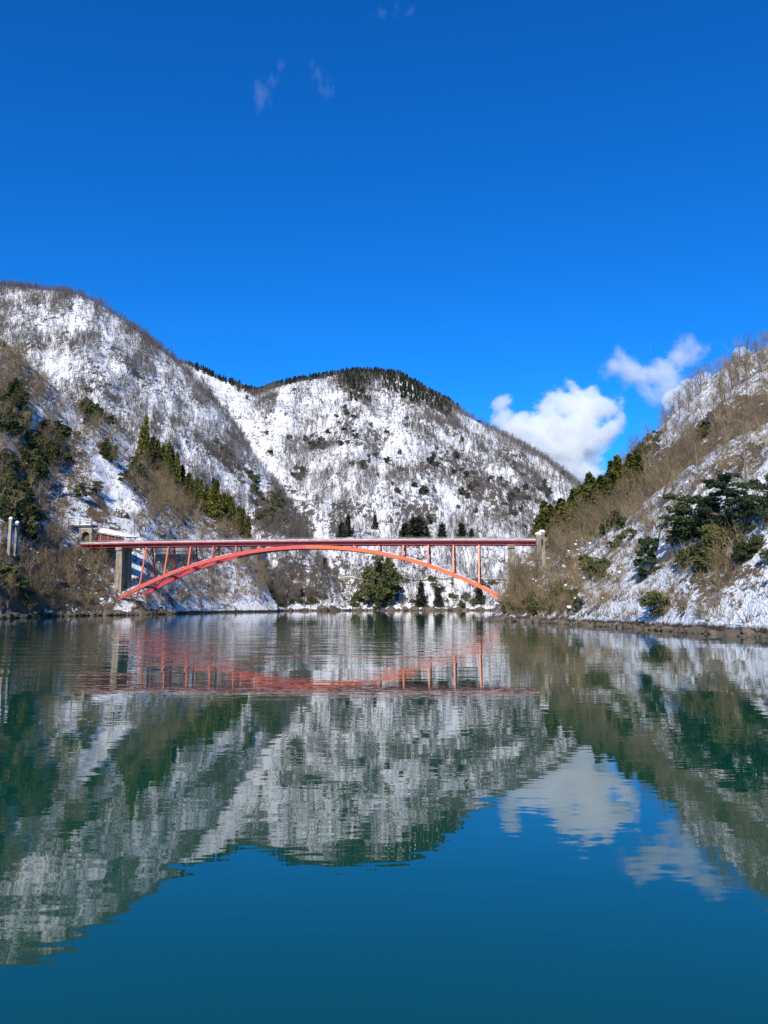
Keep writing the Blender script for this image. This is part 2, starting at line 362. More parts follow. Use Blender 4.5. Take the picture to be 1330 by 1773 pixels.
# ------------------------------------------------------------------ plant prototypes
def rv(s=1.0): return Vector((random.gauss(0, s), random.gauss(0, s), random.gauss(0, s)))
def bare_tree(h, levels, kids, r0, spread=.8, n0=4, twig_r=.012, lean=.08):
    tb, cb = MB(), MB()
    def grow(p, d, L, r, lv):
        seg = 5 if lv == 0 else (3 if lv < levels else 2)
        pts, rad = [p], [r]; q = p.copy(); dd = d.copy()
        for i in range(seg):
            dd = (dd + rv(.10 if lv == 0 else .17) + Vector((0, 0, .10 if lv else .04))).normalized(); q = q + dd*L/seg; pts.append(q.copy())
            rad.append(max(r*(1 - .75*(i+1)/seg), twig_r))
        (tb if lv == 0 else cb).tube(pts, rad, n0 if lv == 0 else 3)
        if lv >= levels: return
        kk = kids[lv]
        for j in range(kk):
            f = (.25 if lv == 0 else .2) + (.75 if lv == 0 else .8)*(j + random.random()*.7)/kk; f = min(f, 1)
            x = f*seg; i = min(int(x), seg-1); pp = pts[i].lerp(pts[i+1], x-i)
            a = random.random()*6.283; base = (pts[i+1]-pts[i]).normalized(); o = base.orthogonal().normalized(); o = Matrix.Rotation(a, 3, base) @ o
            nd = (base*(1-.45*spread) + o*spread*random.uniform(.6, 1.1) + Vector((0, 0, .25))).normalized()
            grow(pp, nd, L*random.uniform(.38, .62)*(1.1 - .45*f if lv == 0 else 1.0), max(rad[i]*.55, twig_r), lv+1)
    grow(Vector((0, 0, -.3)), Vector((random.gauss(0, lean), random.gauss(0, lean), 1)).normalized(), h*.8, r0, 0)
    return tb, cb
def brush(h, stems, twigs, r=.014):
    m = MB()
    for s in range(stems):
        a = random.random()*6.283; sp = random.uniform(.1, .75); d = Vector((math.cos(a)*sp, math.sin(a)*sp, 1)).normalized(); L = h*random.uniform(.6, 1.1)
        p = Vector((math.cos(a)*.3*random.random(), math.sin(a)*.3*random.random(), -.15)); pts = [p]; q = p.copy()
        for i in range(3):
            d = (d + rv(.16) + Vector((0, 0, -.06*i))).normalized(); q = q + d*L/3; pts.append(q.copy())
        m.tube(pts, [r*1.6, r*1.3, r, r*.5])
        for k in range(twigs):
            i = random.randrange(1, 3); pp = pts[i].lerp(pts[i+1], random.random()); dd = ((pts[i+1]-pts[i]).normalized() + rv(.5)).normalized()
            e = pp + dd*L*random.uniform(.2, .4); m.tube([pp, e], [r*.8, r*.4])
    return m
def cedar(h, rad, tiers, per, leaf):
    tb, cb = MB(), MB()
    tb.tube([Vector((0, 0, -.5)), Vector((0, 0, h*.5)), Vector((0, 0, h*.97))], [h*.017, h*.011, h*.002], 5)
    for i in range(tiers):
        f = (i + random.random()*.5)/tiers; z = h*(.10 + .9*f); rr = rad*((1-f)**.8)*random.uniform(.75, 1.15) + .12
        for j in range(per):
            a = random.random()*6.283; L = rr*random.uniform(.7, 1.1); out = Vector((math.cos(a), math.sin(a), 0)); side = Vector((-out.y, out.x, 0))
            z0 = z + random.uniform(-.5, .5)*h/tiers
            for k in range(3):
                c0 = out*L*(.22+.3*k) + Vector((0, 0, z0 + h*.015 - .22*L*(k*.33)**1.2)) + rv(.06*rad)
                s = leaf*random.uniform(.8, 1.3)*(1.15-.2*k)
                u1 = (out*.8 + rv(.45)).normalized(); v1 = (side + rv(.4) + Vector((0, 0, -.1))).normalized()
                cb.tri(c0 - v1*s*.6 - u1*s*.3, c0 + v1*s*.6 - u1*s*.3, c0 + u1*s + Vector((0, 0, .05*s)))
                cb.tri(c0 - u1*s*.5, c0 + u1*s*.6 - Vector((0, 0, .5*s)), c0 + Vector((0, 0, s*.8)) + v1*s*.15)
    for k in range(5):
        z = h*(.93 + .02*k); cb.tri(Vector((-.12, 0, z)), Vector((.12, .05, z)), Vector((rv(.05).x, 0, z + h*.05)))
    return tb, cb
def leaf_cloud(m, c, rx, ry, rz, n, s, flat=.5, mi=0):
    for i in range(n):
        d = rv().normalized()*random.random()**.4; p = c + Vector((d.x*rx, d.y*ry, d.z*rz)); u = rv().normalized(); u.z *= flat; v = u.orthogonal().normalized(); v = Matrix.Rotation(random.random()*6.28, 3, u.normalized()) @ v
        q = s*random.uniform(.6, 1.3); m.tri(p - v*q*.5, p + v*q*.5, p + u*q)
        wv = u.normalized().cross(v); m.tri(p - wv*q*.5, p + wv*q*.5, p - u*q*.8)
def ev_bush(h, rad, lobes, n, s):
    tb, cb = MB(), MB()
    for k in range(5):
        a = k*1.26 + random.random(); tb.tube([Vector((0, 0, -.3)), Vector((math.cos(a)*rad*.25, math.sin(a)*rad*.25, h*.35)), Vector((math.cos(a)*rad*.5, math.sin(a)*rad*.5, h*.7))], [h*.02, h*.014, h*.006], 3)
    for k in range(lobes):
        a = random.random()*6.283; q = rad*random.random()**.5*.75; z = h*random.uniform(.22, .8)*(1 - .35*q/rad)
        rr = rad*random.uniform(.3, .5); leaf_cloud(cb, Vector((math.cos(a)*q, math.sin(a)*q, z)), rr, rr, rr*.75, n, s)
    return tb, cb
def ev_tree(h, rad, limbs, n, s):
    tb, cb = MB(), MB(); q = Vector((0, 0, -.4)); pts = [q.copy()]; d = Vector((random.gauss(0, .15), random.gauss(0, .15), 1)).normalized()
    for i in range(4): d = (d + rv(.14) + Vector((0, 0, .1))).normalized(); q = q + d*h*.8/4; pts.append(q.copy())
    tb.tube(pts, [h*.022*(1-.18*i) for i in range(5)], 5)
    for k in range(limbs):
        f = random.uniform(.18, 1); x = f*4; i = min(int(x), 3); p = pts[i].lerp(pts[i+1], x-i); a = random.random()*6.283; L = rad*random.uniform(.35, 1.05)*(1.1-.5*f)
        e = p + Vector((math.cos(a)*L, math.sin(a)*L, L*random.uniform(.1, .7))); tb.tube([p, p.lerp(e, .5) + rv(.08), e], [h*.009, h*.006, h*.003], 3)
        for g in range(3):
            c = p.lerp(e, random.uniform(.55, 1.1)) + rv(.12*rad); rr = rad*random.uniform(.13, .27); leaf_cloud(cb, c, rr, rr, rr*.6, n, s)
    return tb, cb
def pine(h, rad, limbs, lean, seed):
    random.seed(seed); tb, cb = MB(), MB()
    pts, q, d = [Vector((0, 0, -.5))], Vector((0, 0, -.5)), Vector((lean, 0, 1)).normalized()
    for i in range(6):
        d = (d + rv(.14) + Vector((-lean*.12, 0, .05))).normalized(); q = q + d*h*.85/6; pts.append(q.copy())
    tb.tube(pts, [h*.03*(1-.12*i) for i in range(7)], 6)
    for k in range(limbs):
        f = .14 + .86*(k+.5)/limbs; x = f*6; i = min(int(x), 5); p = pts[i].lerp(pts[i+1], x-i); a = k*2.4 + random.random()*.8
        L = rad*(1.05 - .5*f)*random.uniform(.8, 1.15); o = Vector((math.cos(a), math.sin(a), .22))
        e1 = p + o*L*.5 + rv(.1); e2 = p + Vector((o.x, o.y, .12))*L + rv(.15)
        tb.tube([p, e1, e2], [h*.013, h*.009, h*.004], 4)
        for g in range(7):
            c = p.lerp(e2, random.uniform(.4, 1.08)) + Vector((random.gauss(0, L*.2), random.gauss(0, L*.2), random.uniform(.0, .5)))
            leaf_cloud(cb, c, L*.24, L*.24, L*.10, 34, .27, .7)
            tb.tube([p.lerp(e2, .5), c], [h*.005, h*.002], 3)
    leaf_cloud(cb, pts[-1] + Vector((0, 0, .2)), rad*.26, rad*.26, rad*.16, 80, .27, .7)
    return tb, cb

PROTO = bpy.data.collections.new('plant_prototypes')      # shared meshes, not linked to the scene
def join_mesh(name, tb, cb, mats):
    m = MB(); m.v = list(tb.v) + list(cb.v); k = len(tb.v); m.f = list(tb.f) + [tuple(i+k for i in f) for f in cb.f]; m.mi = [0]*len(tb.f) + [1]*len(cb.f)
    return m.mesh(name, mats)
KIND = {}       # kind -> list of (trunk mesh, crown mesh, joined mesh)
def register(kind, tb, cb, mt, mc):
    KIND.setdefault(kind, []).append((tb.mesh(kind+'_trunk', mt), cb.mesh(kind+'_crown', mc), join_mesh(kind, tb, cb, [mt, mc])))
random.seed(21)
for k in range(5): register('bare_tree', *bare_tree(8.0, 3, (9, 5, 5), .13, random.uniform(.7, 1.0), twig_r=.011), M_bark, M_twig)
for k in range(9): register('far_tree', *bare_tree(random.uniform(7, 10.5), 2, (random.randint(6, 11), random.randint(2, 3)), random.uniform(.13, .19), random.uniform(.35, .8), 3, .03, .10), M_twigfar, M_twigfar)
for k in range(4): register('far_scrub', brush(2.2, 9, 3, .05), brush(1.6, 4, 2, .045), M_scrub, M_scrub)
for k in range(7): register('cedar_tree', *cedar(random.uniform(9.5, 12.5), random.uniform(2.5, 3.4), 24, 13, random.uniform(.62, .8)), M_bark, M_cedar)
for k in range(3): register('dark_conifer', *cedar(8.5, 2.0, 12, 8, .85), M_bark, M_cedarfar)
for k in range(5): register('evergreen_shrub', *ev_tree(2.5, 1.7, 15, 15, .25), M_bark, M_bush)
for k in range(6): register('evergreen_tree', *ev_tree(random.uniform(4.5, 6.5), random.uniform(2.0, 3.0), 20, 16, .42), M_bark, M_bush)
for k in range(3): register('far_evergreen', *ev_bush(7.5, 3.3, 8, 30, .95), M_bark, M_cedarfar)
eb = MB()
for k in range(5): register('bare_shrub', brush(2.6, 13, 5, .011), brush(2.2, 6, 4, .010), M_brush, M_brush)
for k in range(3): register('undergrowth_twigs', brush(.8, 9, 2, .012), brush(.55, 5, 1, .012), M_twig, M_twig)

def stuff(name, kind, pts, rots, scls, label=None):
    """one object: many copies of a kind's meshes on points (a far wood, ground cover)"""
    c = bpy.data.collections.new(name + '_kinds'); PROTO.children.link(c)
    for k, (a, b, j) in enumerate(KIND[kind]):
        o = bpy.data.objects.new(f'{name}_kind', j); c.objects.link(o)
    n = len(pts); me = bpy.data.meshes.new(name); me.vertices.add(n); me.vertices.foreach_set('co', np.asarray(pts, np.float32).reshape(-1))
    for nm, ty, key, val in (('rot', 'FLOAT_VECTOR', 'vector', rots), ('scl', 'FLOAT_VECTOR', 'vector', scls), ('pick', 'INT', 'value', rng.integers(0, 100, n).astype(np.int32))):
        at = me.attributes.new(nm, ty, 'POINT'); at.data.foreach_set(key, np.asarray(val).reshape(-1))
    for q in KIND[kind][0][2].materials: me.materials.append(q)
    o = bpy.data.objects.new(name, me); COL.objects.link(o)
    g = bpy.data.node_groups.new(name + '_nodes', 'GeometryNodeTree'); g.interface.new_socket('Geometry', in_out='INPUT', socket_type='NodeSocketGeometry'); g.interface.new_socket('Geometry', in_out='OUTPUT', socket_type='NodeSocketGeometry')
    i, out = g.nodes.new('NodeGroupInput'), g.nodes.new('NodeGroupOutput'); ip = g.nodes.new('GeometryNodeInstanceOnPoints'); ci = g.nodes.new('GeometryNodeCollectionInfo')
    ci.inputs[0].default_value = c; ci.inputs['Separate Children'].default_value = True; ci.inputs['Reset Children'].default_value = True
    def na(nm, ty):
        q = g.nodes.new('GeometryNodeInputNamedAttribute'); q.data_type = ty; q.inputs[0].default_value = nm; return q.outputs[0]
    g.links.new(i.outputs[0], ip.inputs['Points']); g.links.new(ci.outputs[0], ip.inputs['Instance']); ip.inputs['Pick Instance'].default_value = True
    g.links.new(na('pick', 'INT'), ip.inputs['Instance Index']); g.links.new(na('rot', 'FLOAT_VECTOR'), ip.inputs['Rotation']); g.links.new(na('scl', 'FLOAT_VECTOR'), ip.inputs['Scale'])
    g.links.new(ip.outputs[0], out.inputs[0])
    md = o.modifiers.new('scatter', 'NODES'); md.node_group = g
    o['kind'] = 'stuff'
    if label: o['label'] = label
    return o
COUNT = {}
def plant(kind, name, loc, scale, label, cat, group=None, rz=None, variant=None, tilt=0.0):
    v = KIND[kind]; tm, cm, jm = v[random.randrange(len(v)) if variant is None else variant % len(v)]
    r = empty(name, loc, random.random()*6.283 if rz is None else rz); r.scale = scale if isinstance(scale, (tuple, list)) else (scale,)*3
    r.rotation_euler[0] = random.gauss(0, tilt); r.rotation_euler[1] = random.gauss(0, tilt)
    part('trunk', tm, r); part('crown', cm, r); tag(r, label, cat, group); COUNT[kind] = COUNT.get(kind, 0) + 1
    return r
def scatter(hname, n, dens):
    """n tries spread evenly over the seen slope; dens(px, py, x, y, z) in 0..1 keeps a point"""
    h = HILLS[hname]; A = h['pts']; nu, nv = A.shape[:2]
    e1 = np.linalg.norm(np.cross(A[1:, :-1]-A[:-1, :-1], A[:-1, 1:]-A[:-1, :-1]), axis=-1); pr = (e1/e1.sum()).ravel()
    idx = rng.choice(pr.size, n, p=pr); i, j = np.divmod(idx, nv-1); a, b = rng.random((n, 1)), rng.random((n, 1))
    p = A[i, j]*(1-a)*(1-b) + A[i+1, j]*a*(1-b) + A[i, j+1]*(1-a)*b + A[i+1, j+1]*a*b
    px, py = proj(p); keep = (rng.random(n) < dens(px, py, p[:, 0], p[:, 1], p[:, 2])) & h['vis'][i, j] & (px > -60) & (px < 1400) & (p[:, 2] > .9)
    return p[keep]
def rs(n, lo, hi, wide=.15, tilt=.06):
    s = rng.uniform(lo, hi, (n, 1)); s = s*np.concatenate([rng.uniform(1-wide, 1+wide, (n, 2)), np.ones((n, 1))], 1)
    r = np.concatenate([rng.normal(0, tilt, (n, 2)), rng.uniform(0, 6.283, (n, 1))], 1); return r, s

# ------------------------------------------------------------------ arch bridge
PHI = R(10); B0 = Pz(536, 0.0, 165.0)
def bw(sx, wy, z): return np.array([B0[0] + sx*math.cos(PHI) + wy*math.sin(PHI), B0[1] - sx*math.sin(PHI) + wy*math.cos(PHI), z])
def s_of(px, z=15.0, wy=0.0):
    lo, hi = -90.0, 90.0
    for _ in range(50):
        mid = (lo+hi)/2
        if proj(bw(mid, wy, z))[0] < px: lo = mid
        else: hi = mid
    return lo
_sp, _zp = [], []
for px, py in ((160, 948.6), (340, 945.4), (490, 943.9), (650, 943.3), (800, 943.0), (930, 942.8)):
    q = s_of(px, 15, -1.4); Y = bw(q, -1.4, 0)[1]; _sp.append(q); _zp.append(P(px, py, Y)[2])
_pf = np.polyfit(_sp, _zp, 2)
zg = lambda q: float(np.polyval(_pf, q))                       # underside of the girders
SA, SB = s_of(259), s_of(830); PL = (SB-SA)/14
panel = lambda i: SA + PL*i
SC = panel(7); HALF = 8*PL; ZS, ZC = 3.1, zg(SC) - .42
def rib(q):
    f = min(1, abs(q-SC)/HALF); z = ZC - (ZC-ZS)*(f**2*.9 + f**4*.1); return z, 1.45 + (4.6-1.45)*(ZC-z)/(ZC-ZS)
bridge = empty('arch_bridge', B0, -PHI)
tag(bridge, 'red steel deck arch bridge spanning the lake between both wooded banks', 'bridge')
def sweep(profile, s0, s1, step, zf, mb=None, jit=0, close=True):
    mb = mb or MB(); n = max(2, int(abs(s1-s0)/step)+1); k = len(profile); base = len(mb.v)
    for i in range(n):
        q = s0 + (s1-s0)*i/(n-1)
        for (wy, z) in profile: mb.v.append(Vector((q, wy + jit*random.uniform(-.5, .5), zf(q) + z + (jit*random.uniform(-1, 1) if jit else 0))))
    for i in range(n-1):
        for j in range(k): mb.f.append((base+i*k+j, base+i*k+(j+1) % k, base+(i+1)*k+(j+1) % k, base+(i+1)*k+j)); mb.mi.append(0)
    mb.f.append(tuple(base+k-1-j for j in range(k))); mb.f.append(tuple(base+(n-1)*k+j for j in range(k))); mb.mi += [0, 0]
    return mb
D0, D1 = s_of(146), s_of(948)
sweep([(-2.55, .62), (2.55, .62), (2.55, .8), (-2.55, .8)], D0, D1, 2.5, zg).build('deck_slab', M_conc, bridge)
for sg in (-1, 1):
    mb = sweep([(sg*1.45-.03, .03), (sg*1.45+.03, .03), (sg*1.45+.03, .615), (sg*1.45-.03, .615)], D0+.4, D1-.4, 2.5, zg)
    sweep([(sg*1.45-.28, -.05), (sg*1.45+.28, -.05), (sg*1.45+.28, .03), (sg*1.45-.28, .03)], D0+.4, D1-.4, 2.5, zg, mb)
    q = D0 + .4
    while q < D1-.5:                                           # web stiffeners
        mb.box((q, sg*1.45, zg(q)+.325), (.05, .42, .55)); q += PL/2
    mb.build('girder', M_red, bridge)
    sweep([(sg*2.58-.03, .60), (sg*2.58+.03, .60), (sg*2.58+.03, .83), (sg*2.58-.03, .83)], D0, D1, 2.5, zg).build('edge_beam', M_dred if sg > 0 else M_red, bridge)
    # parapet rail with posts, and the ploughed snow packed against it
    mb = MB(); q = D0
    while q < D1:
        mb.box((q, sg*2.42, zg(q)+1.12), (.08, .08, .65)); q += 2.0
    for zz in (1.15, 1.38): sweep([(sg*2.42-.05, zz), (sg*2.42+.05, zz), (sg*2.42+.05, zz+.07), (sg*2.42-.05, zz+.07)], D0, D1, 4, zg, mb)
    mb.build('railing', M_steel, bridge)
    sn = MB(); sweep([(sg*2.5, .81), (sg*1.1, .81), (sg*1.5, 1.02), (sg*2.2, 1.16), (sg*2.5, 1.08)], D0+.2, D1-.2, .7, zg, sn, .07).build('deck_snow', M_plough, bridge, True)
# arch ribs, one box segment for each panel
for sg in (-1, 1):
    for i in range(16):
        mb = MB(); rings = []
        for q in (panel(i-1)+.02, panel(i-.5), panel(i)-.02):
            z, wy = rib(q); e = .05; z2, _ = rib(q+e); z1, _ = rib(q-e); tx = Vector((2*e, 0, z2-z1)).normalized() if abs(abs(q-SC)-HALF) > .2 else Vector((1, 0, (z2-z1)/e)).normalized()
            nrm = Vector((-tx.z, 0, tx.x)); c = Vector((q, sg*wy, z)); b = len(mb.v)
            for a, d in ((-.3, -.38), (.3, -.38), (.3, .38), (-.3, .38)): mb.v.append(c + Vector((0, a, 0)) + nrm*d)
            rings.append(b)
        for a, b in zip(rings, rings[1:]):
            for j in range(4): mb.f.append((a+j, a+(j+1) % 4, b+(j+1) % 4, b+j)); mb.mi.append(0)
        mb.f += [tuple(rings[0]+3-j for j in range(4)), tuple(rings[-1]+j for j in range(4))]; mb.mi += [0, 0]
        z, wy = rib(panel(i)); mb.box((panel(i), sg*wy, z), (.14, .68, .87))                     # splice plate
        seg = mb.build('arch_segment', (M_orange if i >= 8 else M_coral) if sg < 0 else M_red, bridge)
        if sg < 0 and i == 8: seg['label'] = 'orange repainted arch segment beside the crown'
        if abs(i-7.5) > 3:                                     # thin snow lying on top of the lower ribs
            sm = MB(); za, wa = rib(panel(i-.85)); zb_, wb = rib(panel(i-.15)); sm.beam((panel(i-.85), sg*wa+.1, za+.43), (panel(i-.15), sg*wb+.1, zb_+.43), .38, .1); sm.build('snow_strip', M_snow, seg)
for i in range(0, 16):
    q = panel(i-.0) if i < 15 else panel(14.9); z, wy = rib(q)
    if wy < 1.6: continue
    mb = MB(); mb.beam((q, -wy+.38, z+.1), (q, wy-.38, z+.1), .3, .5); st_ = mb.build('cross_strut', M_red, bridge)
    sm = MB(); sm.box((q, 0, z+.42), (.34, 2*wy-1.0, .16)); sm.build('snow_strip', M_snow, st_)
    q2 = panel(i-1) if i <= 7 else panel(i+1)
    if abs(q2-SC) <= HALF + .1 and i < 15:
        z2, w2 = rib(q2)
        for sg in (-1, 1):
            mb = MB(); mb.beam((q, sg*(wy-.38), z), (q2, -sg*(w2-.38), z2 + .07*sg), .2, .22); mb.build('diagonal_brace', M_red, bridge)
for i in range(0, 15):
    q = panel(i); z, wy = rib(q); top = zg(q) - .05; h = top - z - .5
    for sg in (-1, 1):
        if h > .12:
            mb = MB(); mb.beam((q, sg*wy, z+.45), (q, sg*1.45, top+.01), .28, .28, Vector((1, 0, 0)))
            mb.build('spandrel_column', (M_orange if (i >= 9 or i < 3) else M_coral) if sg < 0 else M_red, bridge)
    if h > 2.2:
        lv = max(1, int(h/3.4)); lerp = lambda f: (wy + (1.45-wy)*f, z+.5 + h*f)
        for k in range(lv):
            (wa, za), (wb, zb_) = lerp((k+.08)/lv), lerp((k+.92)/lv); mb = MB()
            mb.beam((q-.05, -wa, za), (q-.05, wb, zb_), .12, .14); mb.beam((q+.06, wa, za), (q+.06, -wb, zb_), .12, .14)
            mb.beam((q, -wa, za), (q, wa, za), .14, .16); mb.build('sway_brace', M_red, bridge)
# concrete piers and footings
def pier(q, z0, bot, top_w):
    p = empty('pier', (0, 0, 0)); p.parent = bridge
    for wy in (-1.6, 1.6):
        mb = MB(); k = 0
        for z, f in ((z0, bot), ((z0+zg(q))/2, (bot+top_w)/2*.97), (zg(q)-.75, top_w)):
            for a, b in ((-f/2, -.85*f/2), (f/2, -.85*f/2), (f/2, .85*f/2), (-f/2, .85*f/2)): mb.v.append(Vector((q+a, wy+b, z)))
        for r_ in (0, 4):
            for j in range(4): mb.f.append((r_+j, r_+(j+1) % 4, r_+4+(j+1) % 4, r_+4+j)); mb.mi.append(0)
        mb.f += [(3, 2, 1, 0), (8, 9, 10, 11)]; mb.mi += [0, 0]; mb.build('pier_column', M_conc, p)
    mb = MB(); mb.box((q, 0, zg(q)-.40), (top_w+.2, 5.0, .68)); mb.build('pier_cap', M_conc, p)
pier(s_of(214, 10), 2.0, 1.9, 1.35); pier(s_of(886, 10), 2.0, 1.7, 1.2)
for q, dz, ww in ((panel(-1)+.2, 1.9, 4.6), (panel(15)+.6, 2.4, 5.0)):
    mb = MB(); mb.box((q, 0, dz/2-1.3), (ww, 12.5, dz+2.6)); ft = mb.build('footing', M_concd, bridge)
    sm = MB(); sweep([(-6.0, 0), (6.0, 0), (5.6, .22), (-5.6, .22)], q-ww/2+.2, q+ww/2-.2, .8, lambda x: dz+.005, sm, .05); sm.build('snow_strip', M_snow, ft)

# ------------------------------------------------------------------ old suspension bridge towers
def tower(name, legs, top, drop, wid, label, beams):
    """legs: ground points; top: shared head height"""
    c = sum((Vector(l) for l in legs), Vector())/len(legs); r = empty(name, (c.x, c.y, min(l[2] for l in legs))); tag(r, label, 'concrete tower', 'remains of an old suspension bridge')
    for k, l in enumerate(legs):
        p = Vector(l) - r.location; tz = top[k] - r.location.z; mb = MB(); f0, f1 = wid*1.15, wid*.92
        for z, f in ((p.z-1.5, f0), (tz-.5, f1), (tz-.5, f1*1.12), (tz, f1*1.12)):
            for a, b in ((-1, -1), (1, -1), (1, 1), (-1, 1)): mb.v.append(Vector((p.x+a*f/2, p.y+b*f/2, z)))
        for r_ in (0, 4, 8):
            for j in range(4): mb.f.append((r_+j, r_+(j+1) % 4, r_+4+(j+1) % 4, r_+4+j)); mb.mi.append(0)
        mb.f.append((12, 13, 14, 15)); mb.mi.append(0); lg = mb.build('tower_leg', M_conc, r)
        sm = MB(); n0 = 8
        for z, f in ((.0, .60), (.16, .62), (.32, .5), (.42, .25)):
            for j in range(n0): t = j*2*math.pi/n0 + .39; sm.v.append(Vector((p.x+math.cos(t)*f*wid*1.12, p.y+math.sin(t)*f*wid*1.12, tz+.004+z)))
        for a in range(3):
            for j in range(n0): sm.f.append((a*n0+j, a*n0+(j+1) % n0, a*n0+n0+(j+1) % n0, a*n0+n0+j)); sm.mi.append(0)
        sm.f.append(tuple(3*n0+j for j in range(n0))); sm.mi.append(0); sm.build('snow_cap', M_snow, lg, True)
    a, b = Vector(legs[0])-r.location, Vector(legs[1])-r.location
    for f in beams:
        z = min(top) - r.location.z - f; mb = MB(); d = (b-a); d.z = 0; u = d.normalized()*wid*.45
        mb.beam(Vector((a.x, a.y, z))+u, Vector((b.x, b.y, z))-u, wid*.7, wid*.6); cb_ = mb.build('cross_beam', M_concd, r)
        sm = MB(); sm.beam(Vector((a.x, a.y, z+wid*.3+.09))+u, Vector((b.x, b.y, z+wid*.3+.09))-u, wid*.7, .17); sm.build('snow_strip', M_snow, cb_)
l1 = P(934, 1004, 118.0); l2 = P(940.5, 1000, 121.5)
tower('suspension_tower', [l1, l2], [P(934, 926, 118.0)[2], P(940.5, 922, 121.5)[2]], 0, .74, 'tall weathered concrete tower with snow caps in front of the right bridge end', (5.6, .7))
l1 = P(16, 948, 138.5); l2 = P(27.5, 950, 141.0)
tower('suspension_tower', [l1, l2], [P(16, 899, 138.5)[2], P(27.5, 906, 141.0)[2]], 0, .5, 'squat concrete tower half hidden in the brown brush at the left edge', (.6,))

# ------------------------------------------------------------------ road works: tunnel portal, snow shed, cliff, fences
Yp = min(ground_at('hillside_left', px, 938).y for px in (160, 180, 200)) - 2.2; o0 = Pz(158, 17.3, Yp); sh = empty('snow_shed', o0, -PHI); tag(sh, 'red walled snow shed under deep snow at the left bridge end', 'snow shed')
def local(o): return lambda x, y, z: (x, y, z)
for k in range(9):
    m1 = MB(); hgt = 2.1 - .16*k; m1.box((.5 + k*.86, 1.0, hgt/2 - .3), (.83, .12, hgt)); m1.build('wall_panel', M_dred, sh)
for k in range(5):
    m1 = MB(); hgt = 2.15 - .3*k; m1.box((.1 + k*1.9, .72, hgt/2 - .3), (.16, .16, hgt)); m1.build('post', M_concl if k < 2 else M_steel, sh)
m1 = MB(); m1.v = [Vector(v) for v in ((-.4, .4, 1.9), (8.6, .4, .35), (9.4, 4.6, .6), (-.4, 4.6, 2.9), (-.4, .4, 2.15), (8.6, .4, .5), (9.4, 4.6, .75), (-.4, 4.6, 3.15))]
m1.f = [(0, 3, 2, 1), (4, 5, 6, 7), (0, 1, 5, 4), (1, 2, 6, 5), (2, 3, 7, 6), (3, 0, 4, 7)]; m1.mi = [0]*6; rf = m1.build('roof', M_concl, sh)
pts = np.zeros((14, 8, 3))
for i in range(14):
    for j in range(8):
        a, b = i/13, j/7; zt = (2.16*(1-a)+.52*a)*(1-b) + (3.16*(1-a)+.76*a)*b; edge = min(1, 4*min(b, 1-b, a, 1-a)); pts[i, j] = (-.5 + a*9.6 + b*.5, .3 + 4.4*b, zt + .02 + .45*edge**.5 + .06*random.random())
so = bpy.data.objects.new('roof_snow', grid_mesh('roof_snow', pts, M_snow)); COL.objects.link(so); so.parent = rf
po = Pz(147.5, 17.0, Yp-1.5); tp = empty('tunnel_portal', po, -PHI); tp.scale = (.85, .85, .78); tag(tp, 'pale concrete road tunnel portal with an arched opening beside the snow shed', 'tunnel portal')
m1 = MB(); W2, H2, ow, oh = 1.9, 3.6, 1.15, 1.5; arc = [(ow*math.cos(t), oh + ow*math.sin(t)) for t in np.linspace(math.pi, 0, 13)]
inner = [(-ow, -1)] + arc + [(ow, -1)]; outer = [(-W2, -1)] + [(-W2 + 2*W2*i/12, H2 if 0 < i < 12 else H2-.3) for i in range(13)] + [(W2, -1)]
for y in (0, 1.2):
    for x, z in inner: m1.v.append(Vector((x, y, z)))
    for x, z in outer: m1.v.append(Vector((x, y, z)))
n1 = len(inner)
for i in range(n1-1):
    m1.f.append((i, i+1, n1+i+1, n1+i)); m1.f.append((2*n1+i, 3*n1+i, 3*n1+i+1, 2*n1+i+1)); m1.f.append((i, 2*n1+i, 2*n1+i+1, i+1)); m1.f.append((n1+i, n1+i+1, 3*n1+i+1, 3*n1+i)); m1.mi += [0]*4
m1.build('portal_wall', M_conc, tp)
m1 = MB(); m1.box((0, 1.6, 1.2), (3.0, .4, 4.6)); m1.build('tunnel_lining', M_concd, tp)
m1 = MB(); m1.box((-1.4, 1.0, 4.35), (7.2, 3.2, .5)); g1 = m1.build('gallery_slab', M_concd, tp)
m1 = MB(); m1.box((-1.4, .6, 4.72), (7.0, 2.2, .24)); m1.build('snow_strip', M_snow, g1)
for zz in (5.35, 6.1):
    m1 = MB(); m1.beam((-4.9, -.5, zz+.75), (1.9, -.5, zz), .16, .14); rl = m1.build('rail', M_steel, tp); m1 = MB(); m1.beam((-4.9, -.5, zz+.88), (1.9, -.5, zz+.13), .2, .12); m1.build('snow_strip', M_snow, rl)
for x in (-4.9, -1.5, 1.9):
    m1 = MB(); m1.box((x, -.5, 5.6), (.4 if x > 0 else .18, .3, 2.2)); m1.build('post', M_conc, tp)
# the road ledge from the deck end to the portal
e0 = bw(D0, 0, 0); m1 = MB(); a = Vector((e0[0]-1.5, e0[1]-2, zg(D0)+.9)); m1.box((e0[0]+1.9, e0[1]+6.5, zg(D0)+.3), (4.6, 9, .9)); rd = m1.build('road_ledge', M_conc); rd['kind'] = 'structure'
m1 = MB(); m1.box((e0[0]+1.9, e0[1]+6.5, zg(D0)+.83), (4.4, 8.6, .16)); m1.build('road_snow', M_snow, rd)

